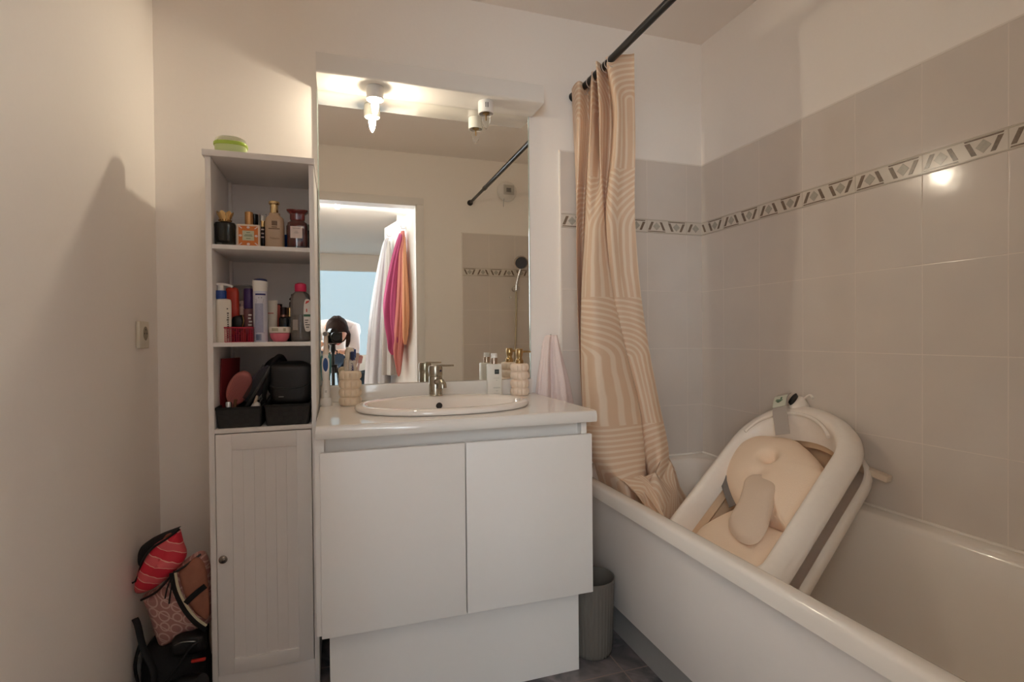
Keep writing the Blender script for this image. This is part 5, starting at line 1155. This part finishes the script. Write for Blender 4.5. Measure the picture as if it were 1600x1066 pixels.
# ------------------------------------------------------------ camera on its tripod
PC = lambda mb: MB_from(mb, lambda p: Vector((0, 0, H)) + _r*p[0] + _f*p[1] + _u*p[2])
t = thing('camera', (0, 0, H), 'black digital camera with round lens on a tripod in the doorway, seen in the mirror', 'camera')
obj('body', PC(MB().box(-.066, .066, -.115, -.070, -.045, .036, .008, 3)), black, t)
obj('grip', PC(MB().box(-.068, -.040, -.085, -.045, -.044, .030, .009, 3)), black_leather, t)
obj('viewfinder', PC(MB().loft([[(x_, y_, z_) for x_, y_ in ((-.026*s_, -.118), (.026*s_, -.118), (.024*s_, -.060), (-.024*s_, -.060))] for s_, z_ in ((1.2, .034), (1, .048), (.7, .060))])), black, t)
obj('lens', PC(MB().tube([(0, -.071, 0), (0, -.066, 0), (0, -.030, 0), (0, -.026, 0), (0, -.008, 0)], [.030, .034, .034, .038, .039], 40)), black, t, 40)
obj('lens_glass', PC(MB().tube([(0, -.0085, 0), (0, -.0065, 0)], .027, 32)), mat('lens glass', rgb(14, 16, 22), .04, coat=1), t, 40)
t = thing('tripod', (-.03, -.09, 0), 'black tripod with centre column carrying the camera in the doorway', 'tripod')
tb_ = Vector((0, 0, H)) + _f*(-.09)
obj('head', MB().tube([tb_-Vector((0, 0, .047)), tb_-Vector((0, 0, .056)), tb_-Vector((0, 0, .0565)), tb_-Vector((0, 0, .09)), tb_-Vector((0, 0, .115))], [.028, .028, .018, .020, .014], 20), black, t, 40)
obj('pan_handle', MB().tube([tb_-Vector((0, 0, .075)), tb_+Vector((.03, -.17, -.11))], .006, 10), black, t)
obj('column', MB().tube([tb_-Vector((0, 0, .11)), tb_-Vector((0, 0, .55))], .012, 16), dark_metal, t)
obj('collar', MB().tube([tb_-Vector((0, 0, .20)), tb_-Vector((0, 0, .26))], [.030, .026], 20), black, t)
for i in range(3):
    a = math.radians(90+120*i); d_ = Vector((math.cos(a), math.sin(a), 0))
    top = tb_ - Vector((0, 0, .22)) + d_*.025; bot = Vector((tb_.x, tb_.y, .004)) + d_*.34
    l_ = obj('leg', MB().tube([top, top.lerp(bot, .55), top.lerp(bot, .56), bot], [.012, .012, .009, .008], 12), dark_metal, t)
    obj('rubber_foot', MB().lathe(bot.x, bot.y, [(.010, .0005), (.012, .004), (.010, .022)], 14), black, l_)

# ------------------------------------------------------------ person behind the camera
skin_m = mat('skin', rgb(222, 176, 150), .5, var=.03, sss=.1)
def skinned(name, verts, edges, m, parent, root=0, sub=2, loc=None):
    me = bpy.data.meshes.new(name); o0 = parent_origin(parent)
    me.from_pydata([tuple(Vector(v[:3])-o0) for v in verts], edges, []); me.materials.append(m)
    o = bpy.data.objects.new(name, me); C.objects.link(o); o.parent = parent
    sk = o.modifiers.new('skin', 'SKIN'); sk.use_smooth_shade = True
    if not me.skin_vertices: me.skin_vertices.new() if hasattr(me.skin_vertices, 'new') else None
    sv = me.skin_vertices[0].data
    for i, v in enumerate(verts):
        r_ = v[3] if isinstance(v[3], tuple) else (v[3], v[3]); sv[i].radius = r_; sv[i].use_root = (i == root)
    ss = o.modifiers.new('smooth', 'SUBSURF'); ss.levels = sub; ss.render_levels = sub
    return o
pt = thing('person', (-.03, -.76, 0), 'person in white top and blue jeans bending behind the camera, seen in the mirror', 'person')
PX = -.03
V = [(PX, -.80, .93, .075), (PX, -.76, 1.02, .075), (PX, -.69, 1.10, .075), (PX, -.61, 1.135, .065), (PX+.005, -.55, 1.16, .06), (PX+.015, -.51, 1.155, .048)]   # 0-5 trunk, neck
Ed = [(0, 1), (1, 2), (2, 3), (3, 4), (4, 5)]
def limb(a, pts):
    i0 = len(V); V.extend(pts); Ed.append((a, i0)); Ed.extend((i0+i, i0+i+1) for i in range(len(pts)-1)); return len(V)-1
for s_ in (-1, 1):
    limb(0, [(PX+s_*.095, -.795, .86, .062), (PX+s_*.105, -.77, .66, .054), (PX+s_*.105, -.745, .48, .044), (PX+s_*.105, -.77, .28, .040), (PX+s_*.105, -.79, .09, .034), (PX+s_*.11, -.74, .04, .034), (PX+s_*.115, -.64, .03, .026)])
ws = []
for s_, el, wr in ((-1, (PX-.20, -.50, .93), (PX-.10, -.25, 1.00)), (1, (PX+.165, -.52, .92), (PX+.075, -.36, .95))):
    ws.append(limb(3, [(PX+s_*.15, -.605, 1.125, .034), (*[ (a_+b_)/2 for a_, b_ in zip((PX+s_*.16, -.58, 1.10), el)], .030), (*el, .028), (*[(a_*.4+b_*.6) for a_, b_ in zip(el, wr)], .026), (*wr, .021)]))
for w_i, tgt in zip(ws, ((PX-.035, -.155, 1.035), (.012, -.30, .955))):
    wv = Vector(V[w_i][:3]); tv = Vector(tgt); f_ = (tv-wv).normalized(); sd = f_.cross(Vector((0, 0, 1))).normalized(); sgn = -1 if w_i == ws[0] else 1
    pidx = limb(w_i, [(*(wv+f_*.045), (.026, .016))])
    pc_ = wv+f_*.045
    for q_, (off, ln) in enumerate(((-.027, .062), (-.009, .072), (.009, .068), (.025, .052))):
        b0_ = pc_+sd*off+f_*.030; limb(pidx, [(*b0_, .0085), (*(b0_+f_*ln*.5), .008), (*(b0_+f_*ln*.8-Vector((0, 0, ln*.22))), .0075), (*(b0_+f_*ln*.85-Vector((0, 0, ln*.45))), .0065)])
    th0 = wv+f_*.02-sd*.022*sgn; limb(w_i, [(*th0, .011), (*(th0+f_*.03-sd*.018*sgn), .010), (*(th0+f_*.055-sd*.018*sgn-Vector((0, 0, .006))), .0085)])
skinned('body', V, Ed, skin_m, pt, 0, 2)
# head with face, turned down towards the camera back
hcn = Vector((PX+.034, -.455, 1.105)); hf = Vector((.05, .62, -.78)).normalized(); hu = Vector((0, .78, .62)); hu = (hu-hf*hu.dot(hf)).normalized(); hr = hf.cross(hu)
PH_ = lambda p: hcn + hr*p[0] + hf*p[1] + hu*p[2]
hv = []
for j in range(25):
    b_ = -PI/2+PI*j/24; r_ = []
    for i in range(36):
        a_ = 2*PI*i/36; cx__, cy__, cz__ = math.cos(b_)*math.cos(a_), math.cos(b_)*math.sin(a_), math.sin(b_)
        x_, y_, z_ = cx__*.074, cy__*.092, cz__*.112
        if cz__ < 0: x_ *= 1+.30*cz__; y_ *= 1+(.18*cz__ if cy__ > 0 else .3*cz__)
        if cy__ > 0:
            y_ += .022*math.exp(-((x_/.011)**2 + ((z_+.018)/.020)**2)) + .008*math.exp(-((x_/.022)**2+((z_+.052)/.010)**2)) - .007*math.exp(-(((abs(x_)-.030)/.014)**2+((z_-.006)/.012)**2))
        r_.append(tuple(PH_((x_, y_, z_))))
    hv.append(r_)
obj('head', MB().loft(hv), skin_m, pt, 80)
for s_ in (-1, 1):
    obj('ear', MB().loft([[tuple(PH_((s_*(.070+d_), -.005+.015*k_*math.cos(t_), -.005+.028*k_*math.sin(t_)))) for t_ in [2*PI*i/16 for i in range(16)]] for d_, k_ in ((0, .8), (.008, 1), (.011, .7))]), skin_m, pt, 60)
    ec = Vector(PH_((s_*.030, .078, .006))); ey = MB().loft([[tuple(ec + Vector((r_*math.cos(t_), 0, r_*math.sin(t_)))*.011 + hf*d_) for t_ in [2*PI*i/14 for i in range(14)]] for r_, d_ in ((.3, -.011), (.9, -.005), (1, 0), (.8, .006), (.2, .0100))])
    obj('eye', ey, mat('eye white', rgb(226, 222, 218), .2), pt, 80)
    obj('iris', MB().loft([[tuple(ec + Vector((r_*math.cos(t_), 0, r_*math.sin(t_))) + hf*d_) for t_ in [2*PI*i/14 for i in range(14)]] for r_, d_ in ((.0050, .0080), (.0045, .0108))]), mat('brown iris', rgb(60, 40, 30), .2), pt, 60)
obj('lips', MB().tube(cat([tuple(PH_(p)) for p in ((-.022, .076, -.053), (-.010, .088, -.051), (0, .091, -.053), (.010, .088, -.051), (.022, .076, -.053))], 4), [.001]+[.0045]*15+[.001], 8), mat('lips', rgb(184, 106, 100), .45), pt, 80)
hair = []
for j in range(21):
    b_ = -PI*.36+PI*.86*j/20; r_ = []
    for i in range(40):
        a_ = 2*PI*i/40; k_ = 1.10+.02*math.sin(a_*9)
        x_, y_, z_ = math.cos(b_)*math.cos(a_)*.080*k_, math.cos(b_)*math.sin(a_)*.098*k_-.012, math.sin(b_)*.118*k_
        if y_ > .035 and z_ < .062: y_ = .035 + (y_-.035)*max(0, (z_-.02))/.05*.8 if z_ > .02 else .030
        r_.append(tuple(PH_((x_, y_, z_))))
    hair.append(r_)
hm = mat('dark brown hair', rgb(46, 35, 31), .9, spec=.15, var=.35, scale=180, bump=.5)
obj('hair', MB().loft(hair), hm, pt, 80)
for s_ in (-1, 1):
    obj('hair_lock', MB().loft([[tuple(PH_((s_*(x_) + w_*math.cos(t_), y_+w_*1.5*math.sin(t_), z_))) for t_ in [2*PI*i/16 for i in range(16)]] for x_, y_, z_, w_ in ((.070, .0, .03, .012), (.084, .01, -.03, .018), (.082, .02, -.09, .018), (.074, .035, -.15, .014), (.068, .05, -.18, .004))]), hm, pt, 80)
# clothing follows the body
top_v = [(PX, -.79, .955, .118), (PX, -.75, 1.035, .120), (PX, -.685, 1.105, .130), (PX-.015, -.62, 1.158, .130), (PX+.004, -.565, 1.150, .070)]
top_e = [(0, 1), (1, 2), (2, 3), (3, 4)]
for s_, el, wr in ((-1, (PX-.20, -.50, .93), (PX-.10, -.25, 1.00)), (1, (PX+.165, -.52, .92), (PX+.075, -.36, .95))):
    i0 = len(top_v); md_ = [(a_+b_)/2 for a_, b_ in zip((PX+s_*.16, -.58, 1.10), el)]
    top_v += [(PX+s_*.15, -.605, 1.132, .062), (*md_, .052), (*el, .046), (*[(a_*.35+b_*.65) for a_, b_ in zip(el, wr)], .036), (*[(a_*.12+b_*.88) for a_, b_ in zip(el, wr)], .030)]
    top_e += [(3, i0)] + [(i0+i, i0+i+1) for i in range(4)]
skinned('white_top', top_v, top_e, mat('white knit', rgb(236, 230, 228), .9, bump=.4, scale=150), pt, 0, 2)
jn_v = [(PX, -.80, .925, .116)]; jn_e = []
for s_ in (-1, 1):
    i0 = len(jn_v); jn_v += [(PX+s_*.095, -.795, .86, .092), (PX+s_*.105, -.77, .66, .078), (PX+s_*.105, -.745, .48, .064), (PX+s_*.105, -.77, .28, .060), (PX+s_*.105, -.788, .11, .050)]; jn_e += [(0, i0)] + [(i0+i, i0+i+1) for i in range(4)]
skinned('jeans', jn_v, jn_e, mat('dark blue denim', rgb(44, 62, 84), .8, var=.15, bump=.3, scale=200), pt, 0, 2)
# chair with dark clothes far behind, in the bedroom
t = thing('chair', (.42, -2.6, 0), 'white chair in the bedroom behind the person, seen in the mirror', 'chair')
for dx in (-.19, .19):
    for dy in (-.18, .18): obj('leg', MB().box(.42+dx-.018, .42+dx+.018, -2.6+dy-.018, -2.6+dy+.018, .001, .45, .003), white_satin, t)
obj('seat', MB().box(.20, .64, -2.81, -2.39, .45, .48, .006), white_satin, t)
obj('backrest', MB().box(.20, .64, -2.83, -2.80, .48, .84, .006), white_satin, t)
tag(obj('folded_clothes', blob((.40, -2.60, .575), (.17, .15, .095), 9, .25, 36, 22, .8), mat('dark teal cloth', rgb(34, 48, 62), .9)), 'heap of dark blue clothes on the white bedroom chair, seen in the mirror', 'clothes')
